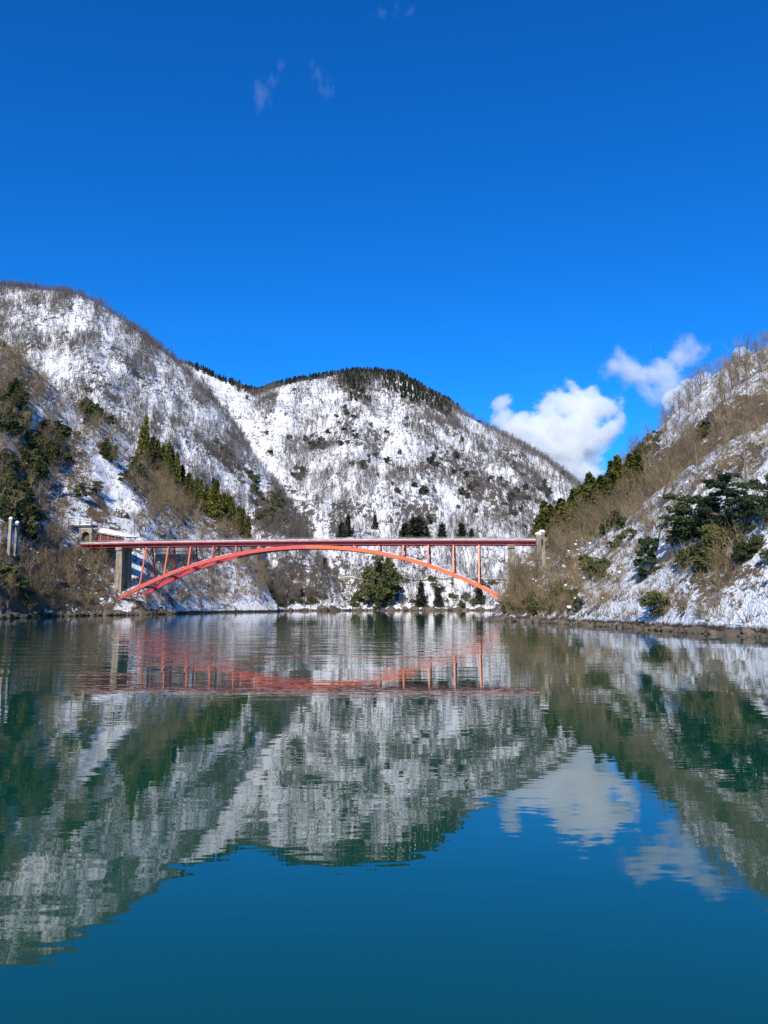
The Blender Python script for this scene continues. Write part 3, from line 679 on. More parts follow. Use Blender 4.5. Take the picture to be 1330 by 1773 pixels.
def rock_mat():
    m, t, b = mat('cliff_rock')
    n1 = tnoise(t, .35, 6, .65); n2 = tnoise(t, .8, 5, .6, None, (1.6, 1.6, .25))
    c = mixc(t, n2.outputs[0], (.04, .036, .03), (.20, .165, .115))
    g = t.nodes.new('ShaderNodeNewGeometry'); sep = t.nodes.new('ShaderNodeSeparateXYZ'); t.links.new(g.outputs['Normal'], sep.inputs[0])
    f = t.nodes.new('ShaderNodeMapRange'); f.inputs[1].default_value = .62; f.inputs[2].default_value = .74
    t.links.new(math_n(t, 'ADD', sep.outputs[2], math_n(t, 'MULTIPLY_ADD', n1.outputs[0], .7, -.33)), f.inputs[0])
    t.links.new(mixc(t, f.outputs[0], c, (.85, .86, .88)), b.inputs['Base Color']); b.inputs['Roughness'].default_value = .9; bump(t, b, n2.outputs[0], .5, .7); return m
M_cliff = rock_mat()
def crag(name, px, py, Y, sx, sy, sz, seed, label, rz=0, cat='cliff'):
    bm = bmesh.new(); bmesh.ops.create_icosphere(bm, subdivisions=5, radius=1)
    co = np.array([v.co[:] for v in bm.verts]); co = np.sign(co)*np.abs(co)**.75
    d = 1 + .38*fbm(co[:, 0]*1.8+seed, co[:, 1]*1.8, co[:, 2]*1.3, 6) + .16*np.round(4*fbm(co[:, 0]*2.5, co[:, 1]*2.5+seed, co[:, 2]*4, 3))/4
    co = co*d[:, None]*np.array([sx, sy, sz])
    for v, c in zip(bm.verts, co): v.co = c
    me = bpy.data.meshes.new(name); bm.to_mesh(me); bm.free(); me.materials.append(M_cliff)
    o = bpy.data.objects.new(name, me); COL.objects.link(o); o.location = P(px, py, Y); o.rotation_euler = (R(-18), 0, rz); tag(o, label, cat); return o
crag('rock_cliff', 209, 908, 209, 2.0, 3.4, 4.3, 3, 'tan square rock buttress beside the snow chute above the bridge', -.1)
crag('rock_cliff', 168, 900, 209, 3.6, 3.0, 3.6, 9, 'dark snow patched rock face above the snow shed', .2)
crag('rock_cliff', 258, 930, 216, 4.2, 2.6, 1.7, 14, 'low dark rock ledge below the snow chute', .0)
crag('rock_cliff', 188, 850, 226, 2.8, 2.6, 2.8, 17, 'round brown rock knob beside the snow chute', .3)

def fence(name, pts, hgt, gap, label, wall=0, cat='fence'):
    r = empty(name, pts[0]); tag(r, label, cat)
    o = Vector(pts[0])
    for k, (a, b) in enumerate(zip(pts, pts[1:])):
        a, b = Vector(a)-o, Vector(b)-o; n = max(2, int((b-a).length/gap)); up = Vector((0, 0, 1)); mb = MB()
        for i in range(n): p = a.lerp(b, i/n); mb.box((p.x, p.y, p.z + wall + hgt/2), (.16, .16, hgt))
        for f in (.35, .97): mb.beam(a + up*(wall + hgt*f), b + up*(wall + hgt*f), .1, .12)
        mb.build('fence_panel', M_steel, r)
        if wall:
            mb = MB(); mb.beam(a + up*(wall/2-.6), b + up*(wall/2-.6), .7, wall+1.2); wl = mb.build('retaining_wall', M_conc, r)
            mb = MB(); mb.beam(a + up*(wall+.1), b + up*(wall+.1), .75, .18); mb.build('snow_strip', M_snow, wl)
fence('road_fence', [ground_at('mountain_centre', px, 1003) + Vector((0, -.5, 0)) for px in range(588, 885, 18)], 2.1, .75, 'long grey rockfall fence along the road on the far shore', .5)
fence('rockfall_fence', [ground_at('hillside_left', px, 972 - (px-270)*.06) + Vector((0, -.5, 0)) for px in range(268, 352, 12)], 2.6, .8, 'grey road fence on a retaining wall behind the left spandrel columns', 1.6)

# ------------------------------------------------------------------ clouds (even white vapour inside closed lumpy hulls)
def cloud_mat(name, dens, wl=0, cores=(), shape=(1, 1, 1), edge=.9, gain=3.6):
    m = bpy.data.materials.new(name); m.use_nodes = True; t = m.node_tree; t.nodes.clear(); o = t.nodes.new('ShaderNodeOutputMaterial'); v = t.nodes.new('ShaderNodeVolumePrincipled')
    v.inputs['Color'].default_value = (1, 1, 1, 1); v.inputs['Density'].default_value = dens; v.inputs['Anisotropy'].default_value = 0.0; t.links.new(v.outputs[0], o.inputs['Volume'])
    if wl:                                                    # torn, feathery vapour thinning out towards the rim of its own cloud
        n = tnoise(t, 1/wl, 6, .66, None, shape); g = t.nodes.new('ShaderNodeNewGeometry')
        def vm(op, a_, b_=None):
            q = t.nodes.new('ShaderNodeVectorMath'); q.operation = op; t.links.new(a_, q.inputs[0])
            if b_ is not None: q.inputs[1].default_value = b_
            return q
        far = None
        for (c, r) in cores:
            d = vm('LENGTH', vm('MULTIPLY', vm('SUBTRACT', g.outputs['Position'], tuple(c)).outputs[0], (1/r,)*3).outputs[0]).outputs['Value']
            far = d if far is None else math_n(t, 'SMOOTH_MIN', far, d, .4)
        f = math_n(t, 'SUBTRACT', math_n(t, 'MULTIPLY_ADD', n.outputs[0], gain, .65 - gain/2), far)
        q = t.nodes.new('ShaderNodeMapRange'); q.inputs[1].default_value = 0; q.inputs[2].default_value = edge; q.inputs[3].default_value = 0; q.inputs[4].default_value = dens
        t.links.new(f, q.inputs[0]); t.links.new(q.outputs[0], v.inputs['Density'])
    return m
_b = bmesh.new(); bmesh.ops.create_icosphere(_b, subdivisions=2, radius=1); ICO_V = np.array([v.co[:] for v in _b.verts]); ICO_F = np.array([[v.index for v in f.verts] for f in _b.faces]); _b.free()
def cloud(name, lobes, Y, dens, label, voxel, rough, seed, sub=10, wl=0, shape=(1, 1, 1), edge=.9, gain=3.6, step=1.0):
    r_ = random.Random(seed); k = Y/F; VV, FF = [], []
    def ball(c, r, lv):
        FF.append(ICO_F + len(VV)*len(ICO_V)); VV.append(ICO_V*r + np.array(c))
        if lv:                                                # smaller billows budding from each billow
            for j in range(sub if lv > 1 else 6):
                d = Vector((r_.gauss(0, 1), r_.gauss(0, 1) - .3, r_.gauss(0, 1) + .35)).normalized(); ball(c + d*r*.86, r*r_.uniform(.26, .44), lv-1)
    for (px, py, r) in lobes: ball(Vector(P(px, py, Y)) + Vector((0, r_.uniform(-.4, .4)*r*k, 0)), r*k*(1.75 if wl else .86), 0 if wl else 2)
    me = bpy.data.meshes.new(name); me.from_pydata(np.concatenate(VV).tolist(), [], np.concatenate(FF).tolist()); o = bpy.data.objects.new(name, me); COL.objects.link(o)
    md = o.modifiers.new('remesh', 'REMESH'); md.mode = 'VOXEL'; md.voxel_size = voxel
    dg = bpy.context.evaluated_depsgraph_get(); me2 = bpy.data.meshes.new_from_object(o.evaluated_get(dg)); o.modifiers.clear(); o.data = me2
    n = len(me2.vertices); co = np.zeros(n*3); me2.vertices.foreach_get('co', co); co = co.reshape(-1, 3); no = np.zeros(n*3); me2.vertices.foreach_get('normal', no); no = no.reshape(-1, 3)
    d = fbm(co[:, 0]/rough[0]+seed, co[:, 1]/rough[0], co[:, 2]/rough[0], 5)
    d = d + .45*(1 - 2.2*np.abs(fbm(co[:, 0]/rough[0]*2.6, co[:, 1]/rough[0]*2.6+seed, co[:, 2]/rough[0]*2.6, 4)))
    co = co + no*(d*rough[1])[:, None]
    me2.vertices.foreach_set('co', co.reshape(-1)); me2.materials.clear(); me2.materials.append(cloud_mat(name + '_vapour', dens, wl, [(P(a_, b_, Y), c_*k) for a_, b_, c_ in lobes], shape, edge, gain)); me2.update()
    me2.materials[0].cycles.volume_step_rate = step
    tag(o, label, 'cloud', 'clouds over the valley'); return o
YC = 2600.0
lob = [(985, 700, 34), (1012, 715, 42), (1050, 712, 28), (1066, 732, 20), (960, 735, 46), (1000, 765, 50), (940, 760, 43), (985, 800, 42), (1020, 790, 28), (902, 738, 30), (866, 700, 20), (873, 722, 24), (905, 722, 18), (930, 728, 22),
       (957, 697, 18), (1030, 692, 20), (992, 674, 13), (880, 750, 24), (920, 790, 38), (965, 830, 38), (1045, 750, 24)]
lob += [(955, 800, 40), (1000, 815, 36), (935, 825, 34)]
cloud('cumulus_cloud', [(a_, b_, c_*1.5) for a_, b_, c_ in lob], YC, .034, 'large bright cumulus cloud rising in the gap between the mountains', 14, (150, 8), 4, 0, 78, (1, 1, 1), .30, 2.1, .5)
cloud('cumulus_cloud', [(1062, 638, 30), (1095, 640, 44), (1125, 648, 50), (1155, 645, 48), (1185, 615, 46), (1205, 612, 36), (1125, 678, 36), (1160, 668, 36)], YC+500, .024, 'thin grey white cloud floating above the large cumulus', 14, (150, 10), 12, 0, 130)
cloud('cumulus_cloud', [(1170, 690, 22), (1195, 672, 20), (1220, 660, 18), (1180, 715, 16), (1285, 616, 18), (1300, 625, 20)], YC+300, .025, 'white cloud edge peeping out behind the right hill crest', 8, (60, 12), 15)
cloud('wisp_cloud', [(453, 160, 24), (457, 182, 22), (485, 116, 20), (470, 140, 19)], YC+900, .0019, 'left strand of the faint wispy cloud high in the sky', 10, (90, 8), 22, 0, 70, (1.3, 1, .6))
cloud('wisp_cloud', [(538, 116, 21), (552, 134, 23), (563, 156, 20)], YC+900, .0016, 'right strand of the faint wispy cloud high in the sky', 10, (90, 8), 27, 0, 70, (1.3, 1, .6))
cloud('wisp_cloud', [(662, 20, 18), (688, 14, 20), (710, 18, 17)], YC+900, .0012, 'faint wisp of cloud at the very top of the sky', 10, (90, 8), 31, 0, 60)

# ------------------------------------------------------------------ plants
random.seed(101)
def noise_px(px, py, sc, sd): return fbm(px/sc+sd, py/sc-sd, 0, 3)
# named pines and cedars ------------------------------------------------
KIND['pine_tree'] = []
for sd_, args in ((5, (6.6, 3.7, 15, .22)), (9, (7.0, 3.5, 15, -.16)), (14, (5.4, 2.3, 12, .05))):
    a, b = pine(*args, sd_); register('pine_tree', a, b, M_bark, M_pine)
random.seed(33)
def put(hname, px, py, dz=-.15): p = ground_at(hname, px, py); return (p.x, p.y, p.z + dz)
plant('pine_tree', 'pine_tree', put('bank_right', 1205, 928), .76, 'spreading dark pine with forked trunk above the right snowy bank', 'pine tree', 'pines on the right bank', 0.4, 0)
plant('pine_tree', 'pine_tree', put('bank_right', 1268, 912), .78, 'dark flat topped pine rooted on the rocky knoll near the right edge', 'pine tree', 'pines on the right bank', 2.0, 1)
plant('pine_tree', 'pine_tree', put('bank_right', 1325, 905), .7, 'dark pine cut by the right edge of the picture', 'pine tree', 'pines on the right bank', 4.0, 1)
plant('pine_tree', 'pine_tree', put('bank_right', 1122, 1000), (.62, .62, .95), 'slender dark green pine standing alone on the right snow slope', 'pine tree', 'pines on the right bank', 1.0, 2)
plant('pine_tree', 'pine_tree', put('bank_right', 1228, 905), .6, 'small dark pine between the two spreading pines', 'pine tree', 'pines on the right bank', 5.0, 2)
NTH = ['first', 'second', 'third', 'fourth', 'fifth', 'sixth', 'seventh', 'eighth', 'ninth', 'tenth', 'eleventh', 'twelfth', 'thirteenth', 'fourteenth', 'fifteenth', 'sixteenth', 'seventeenth', 'eighteenth', 'nineteenth', 'twentieth',
       'twenty-first', 'twenty-second', 'twenty-third', 'twenty-fourth', 'twenty-fifth', 'twenty-sixth', 'twenty-seventh', 'twenty-eighth', 'twenty-ninth', 'thirtieth']
rows = [(940, 938), (950, 926), (958, 934), (966, 914), (976, 922), (985, 902), (994, 912), (1003, 893), (1012, 903), (1021, 882), (1030, 893), (1039, 872), (1048, 884), (1056, 861), (1065, 872), (1074, 850), (1084, 858), (1094, 838), (1106, 846), (945, 948), (972, 932), (1000, 918), (1026, 903), (1052, 890), (934, 944)]
rows.sort()
for k, (px, py) in enumerate(rows):
    plant('cedar_tree', 'cedar_tree', put('hillside_right', px, py, -.5), (random.uniform(1.0, 1.3), random.uniform(1.0, 1.3), random.uniform(.62, .92)), f'olive green cedar, {NTH[k]} from the left on the crest behind the right bridge end', 'cedar tree', 'cedars on the right crest', tilt=.03)
up = [(246, 800), (252, 792), (262, 806), (272, 812), (281, 822), (291, 832), (299, 826), (306, 842)]
for k, (px, py) in enumerate(up):
    plant('cedar_tree', 'cedar_tree', put('hillside_left', px, py, -.5), (random.uniform(.9, 1.1), random.uniform(.9, 1.1), random.uniform(1.0, 1.35)), f'tall dark cedar, {NTH[k]} from the top of the upper left clump', 'cedar tree', 'cedars on the left slope')
low = []
for k in range(12): low.append((326 + k*10.0, 862 + k*6.6))
for k in range(9): low.append((333 + k*11.5, 878 + k*6.0))
for k in range(8): low.append((314 + k*15.0, 846 + k*9.6))
low.sort()
for k, (px, py) in enumerate(low):
    plant('cedar_tree', 'cedar_tree', put('hillside_left', px + random.gauss(0, 2), py, -.5), (random.uniform(.75, 1.1), random.uniform(.75, 1.1), random.uniform(.7, 1.2)), f'olive cedar, {NTH[k]} from the left in the dense row sloping down to the bridge', 'cedar tree', 'cedars on the left slope')
for (px, py, sc, lb) in ((644, 1051, 2.5, 'left half of the broad rounded evergreen clump on the far shore'), (660, 1052, 3.7, 'tallest broad evergreen on the far shore under the arch'), (677, 1051, 2.6, 'right shoulder of the broad evergreen clump on the far shore'), (655, 1054, 1.5, 'low evergreen at the waterline before the broad clump')):
    plant('evergreen_tree', 'evergreen_tree', put('mountain_centre', px, py, -.5), (sc*.85, sc*.85, sc*1.1), lb, 'evergreen tree', 'broad evergreens on the far shore')
for (px, py, sc, lb) in ((730, 1050, 1.2, 'dark cedar right of the broad far shore clump below the road fence'), (757, 1051, 1.0, 'narrow cedar by the water below the road fence'), (520, 1052, 1.0, 'lone dark cedar by the water left of the arch crown'), (832, 1045, 1.1, 'cedar showing behind the rightmost arch column'),
        (562, 990, .9, 'dark cedar on the brown slope below the arch crown'), (590, 930, 1.1, 'left of two dark cedars on the snow just above the deck'), (604, 932, 1.3, 'right of two dark cedars on the snow just above the deck'), (651, 915, .9, 'single narrow cedar on open snow above the deck'),
        (702, 942, 1.4, 'left cedar of the dark clump above the bridge deck'), (714, 940, 1.8, 'tallest cedar of the dark clump above the bridge deck'), (726, 942, 1.5, 'right cedar of the dark clump above the bridge deck'), (739, 940, 1.0, 'short cedar at the right of the dark clump above the deck'),
        (766, 942, 1.2, 'cedar standing right of the dark clump above the deck'), (803, 942, 1.3, 'bushy cedar above the deck over the right columns'), (815, 940, 1.0, 'cedar next to the bushy one above the right columns')):
    plant('dark_conifer', 'cedar_tree', put('mountain_centre', px, py, -.5), (sc*1.25*random.uniform(.9, 1.2), sc*1.25*random.uniform(.9, 1.2), sc*random.uniform(.8, 1.0)), lb, 'cedar tree', 'cedars on the far shore', tilt=.03)
# middle and far woods --------------------------------------------------
gully = lambda px, py: np.clip(1 - 1.3*np.exp(-(((px - (395 + (py-690)*.62))/26)**2)), .06, 1)
chute = lambda px, py, sd: np.clip(1.1 - 1.5*np.clip(fbm((px + .25*(py-800))/17 + sd, py/240 + sd, 0, 2) - .1, 0, 1)*2.4, .12, 1)      # avalanche tracks with few trees
pc = scatter('mountain_centre', 80000, lambda px, py, x, y, z: np.clip(.55 + .9*noise_px(px, py, 46, 3), .2, 1)*gully(px, py)*chute(px, py, 3)*np.where(py > 1000, .8, 1))
r_, s_ = rs(len(pc), .3, .78, .12); stuff('mountain_bare_trees', 'far_tree', pc, r_, s_, 'bare grey winter wood covering the snowy central mountain')
pb = scatter('mountain_left', 70000, lambda px, py, x, y, z: np.clip(.5 + .8*noise_px(px, py, 40, 9), .2, 1)*chute(px, py, 8))
r_, s_ = rs(len(pb), .28, .68, .12); stuff('left_mountain_bare_trees', 'far_tree', pb, r_, s_, 'bare grey winter wood covering the snowy left mountain')
pc = np.concatenate([scatter('mountain_centre', 22000, lambda px, py, x, y, z: np.clip(.3 + 1.6*noise_px(px, py, 30, 13), 0, 1)*gully(px, py)), scatter('mountain_left', 16000, lambda px, py, x, y, z: np.clip(.3 + 1.6*noise_px(px, py, 28, 19), 0, 1)), scatter('hillside_left', 5000, lambda px, py, x, y, z: np.clip(.35 + 1.3*noise_px(px, py, 28, 29), 0, 1)*(1-ell(px, py, [(195, 850, 22, 80, -22, 1)])))])
r_, s_ = rs(len(pc), .22, .7, .4); stuff('mountain_scrub', 'far_scrub', pc, r_, s_, 'dark low scrub speckling the snow of the mountains and left hillside')
def ridge_line(hname, x0, x1, n, rows_, jit):
    h = HILLS[hname]; out = []
    for k in range(n):
        px = random.uniform(x0, x1); i = int(np.argmin(np.abs(h['px'][:, -1] - px))); j = h['pts'].shape[1] - 1 - int(abs(random.gauss(0, rows_))); out.append(h['pts'][i, max(j, 0)] + np.array([random.gauss(0, jit), 0, -.6]))
    return np.array(out)
pr = ridge_line('mountain_centre', 325, 795, 1000, 2.4, 1.5); r_, s_ = rs(len(pr), .28, .78); stuff('ridge_conifers', 'dark_conifer', pr, r_, s_, 'dark line of small conifers along the central mountain crest')
pr = ridge_line('mountain_centre', 790, 1005, 320, 2.6, 1.5); r_, s_ = rs(len(pr), .35, .85); stuff('crest_bare_trees', 'far_tree', pr, r_, s_, 'bare trees fringing the descending crest of the central mountain')
pr = ridge_line('mountain_left', -40, 330, 1000, 5.0, 1.5); r_, s_ = rs(len(pr), .3, .75); stuff('left_crest_bare_trees', 'far_tree', pr, r_, s_, 'bare brown trees fringing the left mountain crest')
blobs_c = [(615, 655, 26, 24, 0, 1), (690, 668, 60, 14, 26, .8), (650, 650, 50, 10, 10, .7), (620, 690, 20, 12, 0, .5), (760, 705, 30, 10, 30, .5)]
pe = scatter('mountain_centre', 16000, lambda px, py, x, y, z: ell(px, py, blobs_c)*.9); r_, s_ = rs(len(pe), .35, .85); stuff('upper_conifer_patch', 'dark_conifer', pe, r_, s_, 'dark conifer patch below the summit of the central mountain')
blobs_e = [(545, 768, 34, 16, 10, .9), (590, 748, 22, 26, 0, .6), (597, 725, 14, 14, 0, .5), (640, 800, 36, 14, 0, .6), (770, 800, 46, 20, 0, .5), (830, 835, 60, 22, 25, .75), (880, 880, 55, 30, 20, .75), (720, 850, 44, 14, 0, .55), (905, 815, 30, 10, 35, .5),
           (690, 740, 40, 10, 0, .3), (720, 905, 30, 30, 0, .6), (520, 820, 20, 10, 0, .5), (505, 770, 14, 8, 0, .4), (930, 860, 30, 20, 30, .7), (800, 870, 40, 16, 0, .5)]
pe = scatter('mountain_centre', 9000, lambda px, py, x, y, z: ell(px, py, blobs_e)*np.clip(.5 + 1.2*noise_px(px, py, 18, 5), 0, 1)*.85 + .004); r_, s_ = rs(len(pe), .35, .85); stuff('mountain_evergreens', 'far_evergreen', pe, r_, s_, 'dark evergreen patches scattered on the central mountain')
blobs_l = [(470, 890, 26, 36, 0, 1), (450, 850, 30, 12, 50, .8), (395, 790, 36, 7, 50, .6), (430, 830, 30, 8, 50, .5), (150, 690, 12, 10, 0, .2), (60, 600, 14, 14, 0, .3)]
KIND['spur_evergreen'] = []; random.seed(8)
for k in range(3): register('spur_evergreen', *ev_bush(5.5, 2.6, 8, 40, .6), M_bark, M_bush)
pe = scatter('mountain_left', 9000, lambda px, py, x, y, z: ell(px, py, blobs_l)*np.clip(.6 + .8*noise_px(px, py, 18, 5), 0, 1)); r_, s_ = rs(len(pe), .45, .9); stuff('spur_evergreens', 'spur_evergreen', pe, r_, s_, 'green evergreen thicket on the spur behind the bridge')
# near slopes: trees, shrubs ---------------------------------------------
def spread(kind, name, srcs, keep, scl, cat, labeller, group, stuff_name, stuff_label, tilt=.07):
    """the plants that show largest become things of their own, the rest one mass"""
    pts = np.concatenate(srcs); d = pts[:, 1]; o = np.argsort(d); pts = pts[o]
    near, far = pts[:keep], pts[keep:]
    for p in near:
        a, b = proj(p); f = random.uniform(*scl); lb, g = labeller(float(a), float(b), p[1]); plant(kind, name, (p[0], p[1], p[2]-.05), (f*random.uniform(.85, 1.15), f*random.uniform(.85, 1.15), f), lb, cat, g, tilt=tilt)
    if len(far): r_, s_ = rs(len(far), scl[0], scl[1]); stuff(stuff_name, kind, far, r_, s_, stuff_label)
def clear(px, py, big):            # open ground in front of the towers, the portal and the piers
    g = 16 if big else 6
    return 1 - ell(px, py, [(22, 940 + g, 20, 16 + g, 0, 1), (937, 1008 + g, 18, 14 + g, 0, 1), (168, 928 + g, 30, 8 + g, 0, 1), (218, 1010, 26, 40, 0, 1), (960, 968 + g, 22, 16 + g, 0, .8)])
def where(a, b, Y):
    if a > 840:
        if Y < 123.5:
            if b > 1058: return 'at the stony waterline of the right bank'
            if a < 920: return 'on the brown tip of the right bank by the arch foot'
            if a < 985: return 'around the foot of the tall concrete tower'
            if a < 1070: return 'on the right bank between tower and slender pine'
            if a < 1150: return 'around the slender pine on the right bank'
            if b < 830: return 'on the snow ridge above the spreading pines'
            if b < 930: return 'close around the spreading pines of the right bank'
            if a < 1240: return 'on the snow below the largest spreading pine'
            return 'on the snow below the pines, near the right edge'
        if b < 700: return 'near the snowy top of the right hill'
        return 'high on the brown right hillside' if a > 1100 else 'on the right hillside below the cedar crest'
    if b > 1000: return 'low on the left bank just above the water'
    if b > 880: return 'on the left bank around the tunnel portal'
    if a > 240: return 'on the left slope above the cedar row'
    if a > 120: return 'on the left hillside beside the snow chute' if b > 770 else 'high on the left hillside above the snow chute'
    if b > 830: return 'on the left hillside just above the squat tower'
    return 'at mid height of the left hillside at the left edge' if b > 730 else 'on the highest part of the near left hillside'
t_r = scatter('hillside_right', 2000, lambda px, py, x, y, z: np.clip(.62 + .8*noise_px(px, py, 40, 1), .1, 1)*np.where((py < 700 + (1330-px)*.55), .45, .7)*(1 - .9*ell(px, py, [(1210, 700, 175, 15, -42, 1)]))*clear(px, py, 1))
t_b = scatter('bank_right', 330, lambda px, py, x, y, z: np.where(px < 985, .5, .13)*np.where(py > 1060, .3, 1)*(1 - ell(px, py, [(1215, 970, 110, 90, 0, 1)]))*clear(px, py, 1))
t_l = scatter('hillside_left', 2800, lambda px, py, x, y, z: np.clip(.5 + .9*noise_px(px, py, 45, 4), .1, 1)*np.where(py > 930, .75, .6)*(1-ell(px, py, [(195, 850, 22, 80, -22, 1), (150, 905, 50, 26, 0, .9)]))*clear(px, py, 1))
spread('bare_tree', 'bare_tree', [t_b, t_r, t_l], 290, (.55, 1.0), 'bare tree', lambda a, b, Y: ('leafless brown tree ' + where(a, b, Y), 'bare trees ' + where(a, b, Y)), None, 'hillside_bare_trees', 'leafless brown wood covering the left and right hillsides')
s_b = scatter('bank_right', 1500, lambda px, py, x, y, z: np.clip(ell(px, py, [(925, 1040, 70, 36, 0, .9), (1010, 985, 60, 40, 20, .25), (1240, 985, 65, 32, -15, .5), (1060, 1030, 30, 30, 0, .3), (1290, 800, 60, 20, -35, .2), (1180, 1060, 90, 10, 3, .15)]) + .03, 0, 1)*clear(px, py, 0))
s_r = scatter('hillside_right', 2500, lambda px, py, x, y, z: np.clip(.55 + .9*noise_px(px, py, 30, 7), 0, 1)*np.where((py < 720 + (1330-px)*.5), .2, .75)*(1 - .95*ell(px, py, [(1210, 700, 175, 16, -42, 1)]))*clear(px, py, 0))
s_l = scatter('hillside_left', 4200, lambda px, py, x, y, z: np.clip(.1 + .9*ell(px, py, [(60, 1000, 160, 80, 0, 1), (150, 960, 40, 40, 0, .8), (300, 860, 80, 36, 38, .9), (400, 905, 50, 26, 30, .9), (40, 830, 80, 80, 0, .6), (20, 640, 50, 60, 0, .6), (290, 985, 90, 30, 0, .4), (390, 1005, 90, 40, 0, .75), (330, 1035, 120, 14, 0, .7)]) + .3*noise_px(px, py, 30, 2), 0, 1)*(1-ell(px, py, [(195, 850, 22, 80, -22, 1)]))*clear(px, py, 0))
s_c = scatter('mountain_centre', 24000, lambda px, py, x, y, z: ell(px, py, [(550, 1010, 70, 46, 0, .8), (500, 1030, 80, 30, 0, .8), (720, 1042, 170, 12, 0, .9), (600, 1040, 60, 14, 0, .9)])*(py > 950))
s_m = scatter('mountain_left', 9000, lambda px, py, x, y, z: ell(px, py, [(480, 1010, 90, 50, 12, .8), (520, 925, 30, 26, 40, .7), (340, 1000, 120, 40, 0, .3), (400, 1046, 170, 9, 0, .8)]))
spread('bare_shrub', 'bare_shrub', [s_b, s_r, s_l, s_c, s_m], 280, (.6, 1.25), 'bare shrub', lambda a, b, Y: ('tangled leafless tan shrub ' + where(a, b, Y), 'bare shrubs ' + where(a, b, Y)), None, 'hillside_brush', 'tan leafless brush filling the lower slopes on both shores')
e_b = scatter('bank_right', 2600, lambda px, py, x, y, z: np.clip(ell(px, py, [(905, 1055, 36, 14, 0, .5), (990, 1045, 34, 18, 0, .45), (1235, 945, 60, 28, 0, .8), (1210, 985, 40, 22, 0, .5), (1290, 960, 40, 20, 0, .5), (1060, 930, 36, 26, 0, .2), (1120, 1055, 40, 10, 0, .2), (1020, 990, 34, 20, 0, .3)]), 0, 1)*.7)
e_r = scatter('hillside_right', 5200, lambda px, py, x, y, z: np.clip(ell(px, py, [(1110, 790, 22, 40, 35, .7), (1150, 820, 40, 16, -30, .5), (1240, 750, 50, 16, -30, .3), (1000, 930, 50, 20, -30, .2)]), 0, 1)*.6)
e_l = scatter('hillside_left', 4200, lambda px, py, x, y, z: np.clip(ell(px, py, [(70, 790, 40, 40, 20, .9), (20, 860, 40, 60, 0, .7), (10, 720, 40, 40, 0, .6), (165, 715, 30, 22, 45, .8), (150, 870, 20, 16, 0, .9), (100, 760, 30, 20, 40, .7), (230, 830, 16, 30, 0, .4), (50, 925, 18, 26, 0, .8), (180, 790, 20, 14, 0, .6), (15, 1040, 60, 16, 0, .6)]), 0, 1)*.8)
spread('evergreen_shrub', 'evergreen_shrub', [e_b, e_r], 230, (.4, .95), 'evergreen shrub', lambda a, b, Y: ('dark leafy evergreen shrub ' + where(a, b, Y), 'evergreen shrubs ' + where(a, b, Y)), None, 'right_evergreens', 'dark evergreen shrubs in clumps on the right hillside')
e_f = np.concatenate([scatter('mountain_centre', 60000, lambda px, py, x, y, z: (py > 1005)*np.clip(.15 + 1.2*noise_px(px, py, 26, 41), 0, .6)), scatter('mountain_left', 30000, lambda px, py, x, y, z: (py > 1015)*(px > 300)*np.clip(.05 + 1.2*noise_px(px, py, 26, 43), 0, .5))])
r_, s_ = rs(len(e_f), .4, 1.3, .3); stuff('shore_thicket', 'evergreen_shrub', e_f, r_, s_, 'brown green thicket along the far waterline under the arch')
spread('evergreen_tree', 'evergreen_tree', [e_l[:170]], 170, (.45, 1.0), 'evergreen tree', lambda a, b, Y: ('bushy dark evergreen tree ' + where(a, b, Y), 'evergreen trees ' + where(a, b, Y)), None, 'left_evergreens', 'dark evergreens on the left hillside')
for (px, py, sc, lb) in ((440, 1010, 2.3, 'broad green bush on the bank below the left half of the arch'), (425, 1000, 1.8, 'round green bush beside the broad one under the arch'), (455, 1030, 1.6, 'lower green bush near the water under the arch')):
    p = ground_at('mountain_left', px, py); plant('evergreen_shrub', 'evergreen_shrub', p, sc, lb, 'evergreen shrub', 'green bushes under the arch')
u_b = scatter('bank_right', 3600, lambda px, py, x, y, z: np.clip(.6 + .6*noise_px(px, py, 25, 3), .1, 1)); u_r = scatter('hillside_right', 4000, lambda px, py, x, y, z: np.full_like(px, .6)); u_l = scatter('hillside_left', 5000, lambda px, py, x, y, z: np.full_like(px, .6))
u = np.concatenate([u_b, u_r, u_l]); r_, s_ = rs(len(u), .6, 1.5, .3, .3); stuff('undergrowth', 'undergrowth_twigs', u, r_, s_, 'twigs and dry stems poking through the snow on both banks')
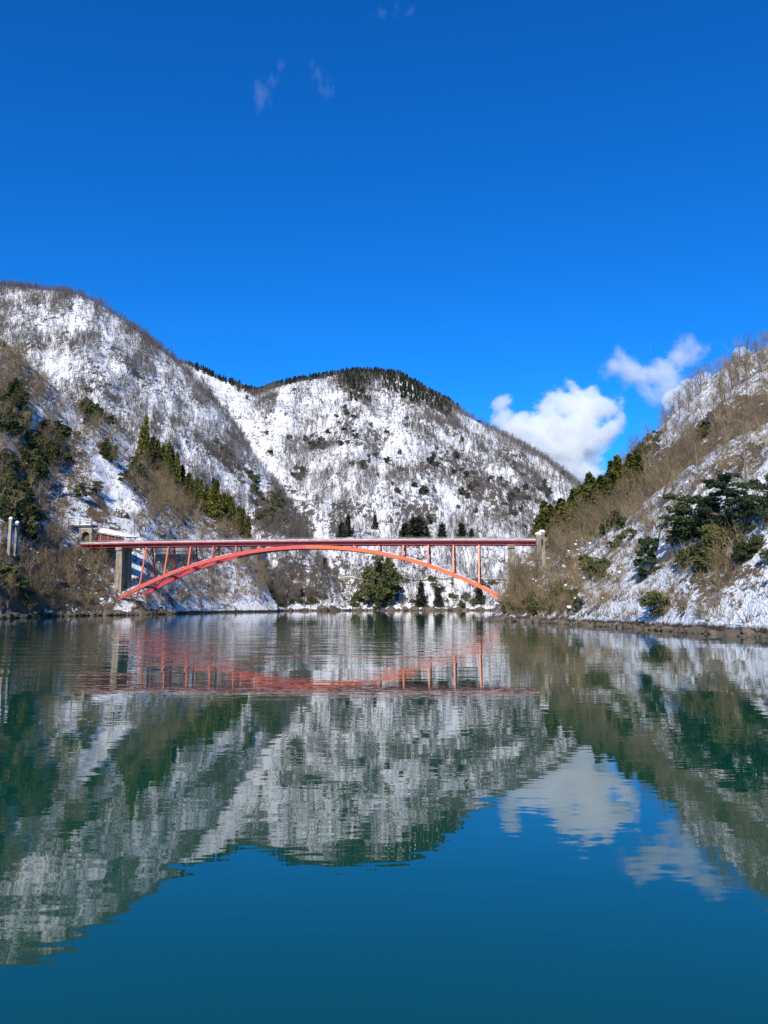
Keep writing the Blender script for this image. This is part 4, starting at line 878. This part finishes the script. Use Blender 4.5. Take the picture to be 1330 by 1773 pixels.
# snow lying in the brush, stones along the waterline -----------------------
def lump(name, seed, material, fl):
    bm = bmesh.new(); bmesh.ops.create_icosphere(bm, subdivisions=2, radius=1); co = np.array([v.co[:] for v in bm.verts]); d = 1 + .45*fbm(co[:, 0]*1.3+seed, co[:, 1]*1.3, co[:, 2]*1.3, 3)
    for v, c in zip(bm.verts, co*d[:, None]*np.array([1, .8, fl])): v.co = c
    me = bpy.data.meshes.new(name); bm.to_mesh(me); bm.free(); me.materials.append(material); return me
KIND['snow_lump'] = [(None, None, lump('snow_lump', k*3, M_snow, .65)) for k in range(3)]; KIND['bank_stone'] = [(None, None, lump('bank_stone', 50+k*3, M_rockm, .6)) for k in range(4)]
n_l = np.concatenate([scatter('hillside_left', 1500, lambda px, py, x, y, z: np.full_like(px, .5)), scatter('hillside_right', 700, lambda px, py, x, y, z: np.full_like(px, .5)), scatter('bank_right', 260, lambda px, py, x, y, z: np.where(px < 1010, .8, .2))])
n_l[:, 2] += rng.uniform(.1, 1.3, len(n_l)); r_, s_ = rs(len(n_l), .08, .3, .4, .2); stuff('snow_clumps', 'snow_lump', n_l, r_, s_, 'small clumps of snow caught in the brush')
def shore(hname, x0, x1, n, zlo, zhi):
    h = HILLS[hname]; out = []
    for k in range(n):
        px = random.uniform(x0, x1); i = int(np.argmin(np.abs(h['px'][:, 0] - px))); a, b = h['pts'][i, 0], h['pts'][i, 3]; f = random.uniform(-.2, .5); p = a*(1-f) + b*f; p[2] = random.uniform(zlo, zhi); p[0] += random.gauss(0, .4); out.append(p)
    return np.array(out)
st_ = np.concatenate([shore('bank_right', 850, 1400, 2200, -.12, .16), shore('hillside_left', -60, 300, 900, -.1, .5), shore('mountain_left', 250, 600, 500, -.1, .4), shore('mountain_centre', 580, 880, 500, -.1, .4)])
r_, s_ = rs(len(st_), .06, .42, .5, .4); s_ *= rng.choice([.5, .8, 1.0, 1.9], (len(st_), 1), p=[.35, .35, .25, .05]); s_ *= (.4 + st_[:, 1:2]/110); stuff('shore_stones', 'bank_stone', st_, r_, s_, 'brown stones along the waterline')
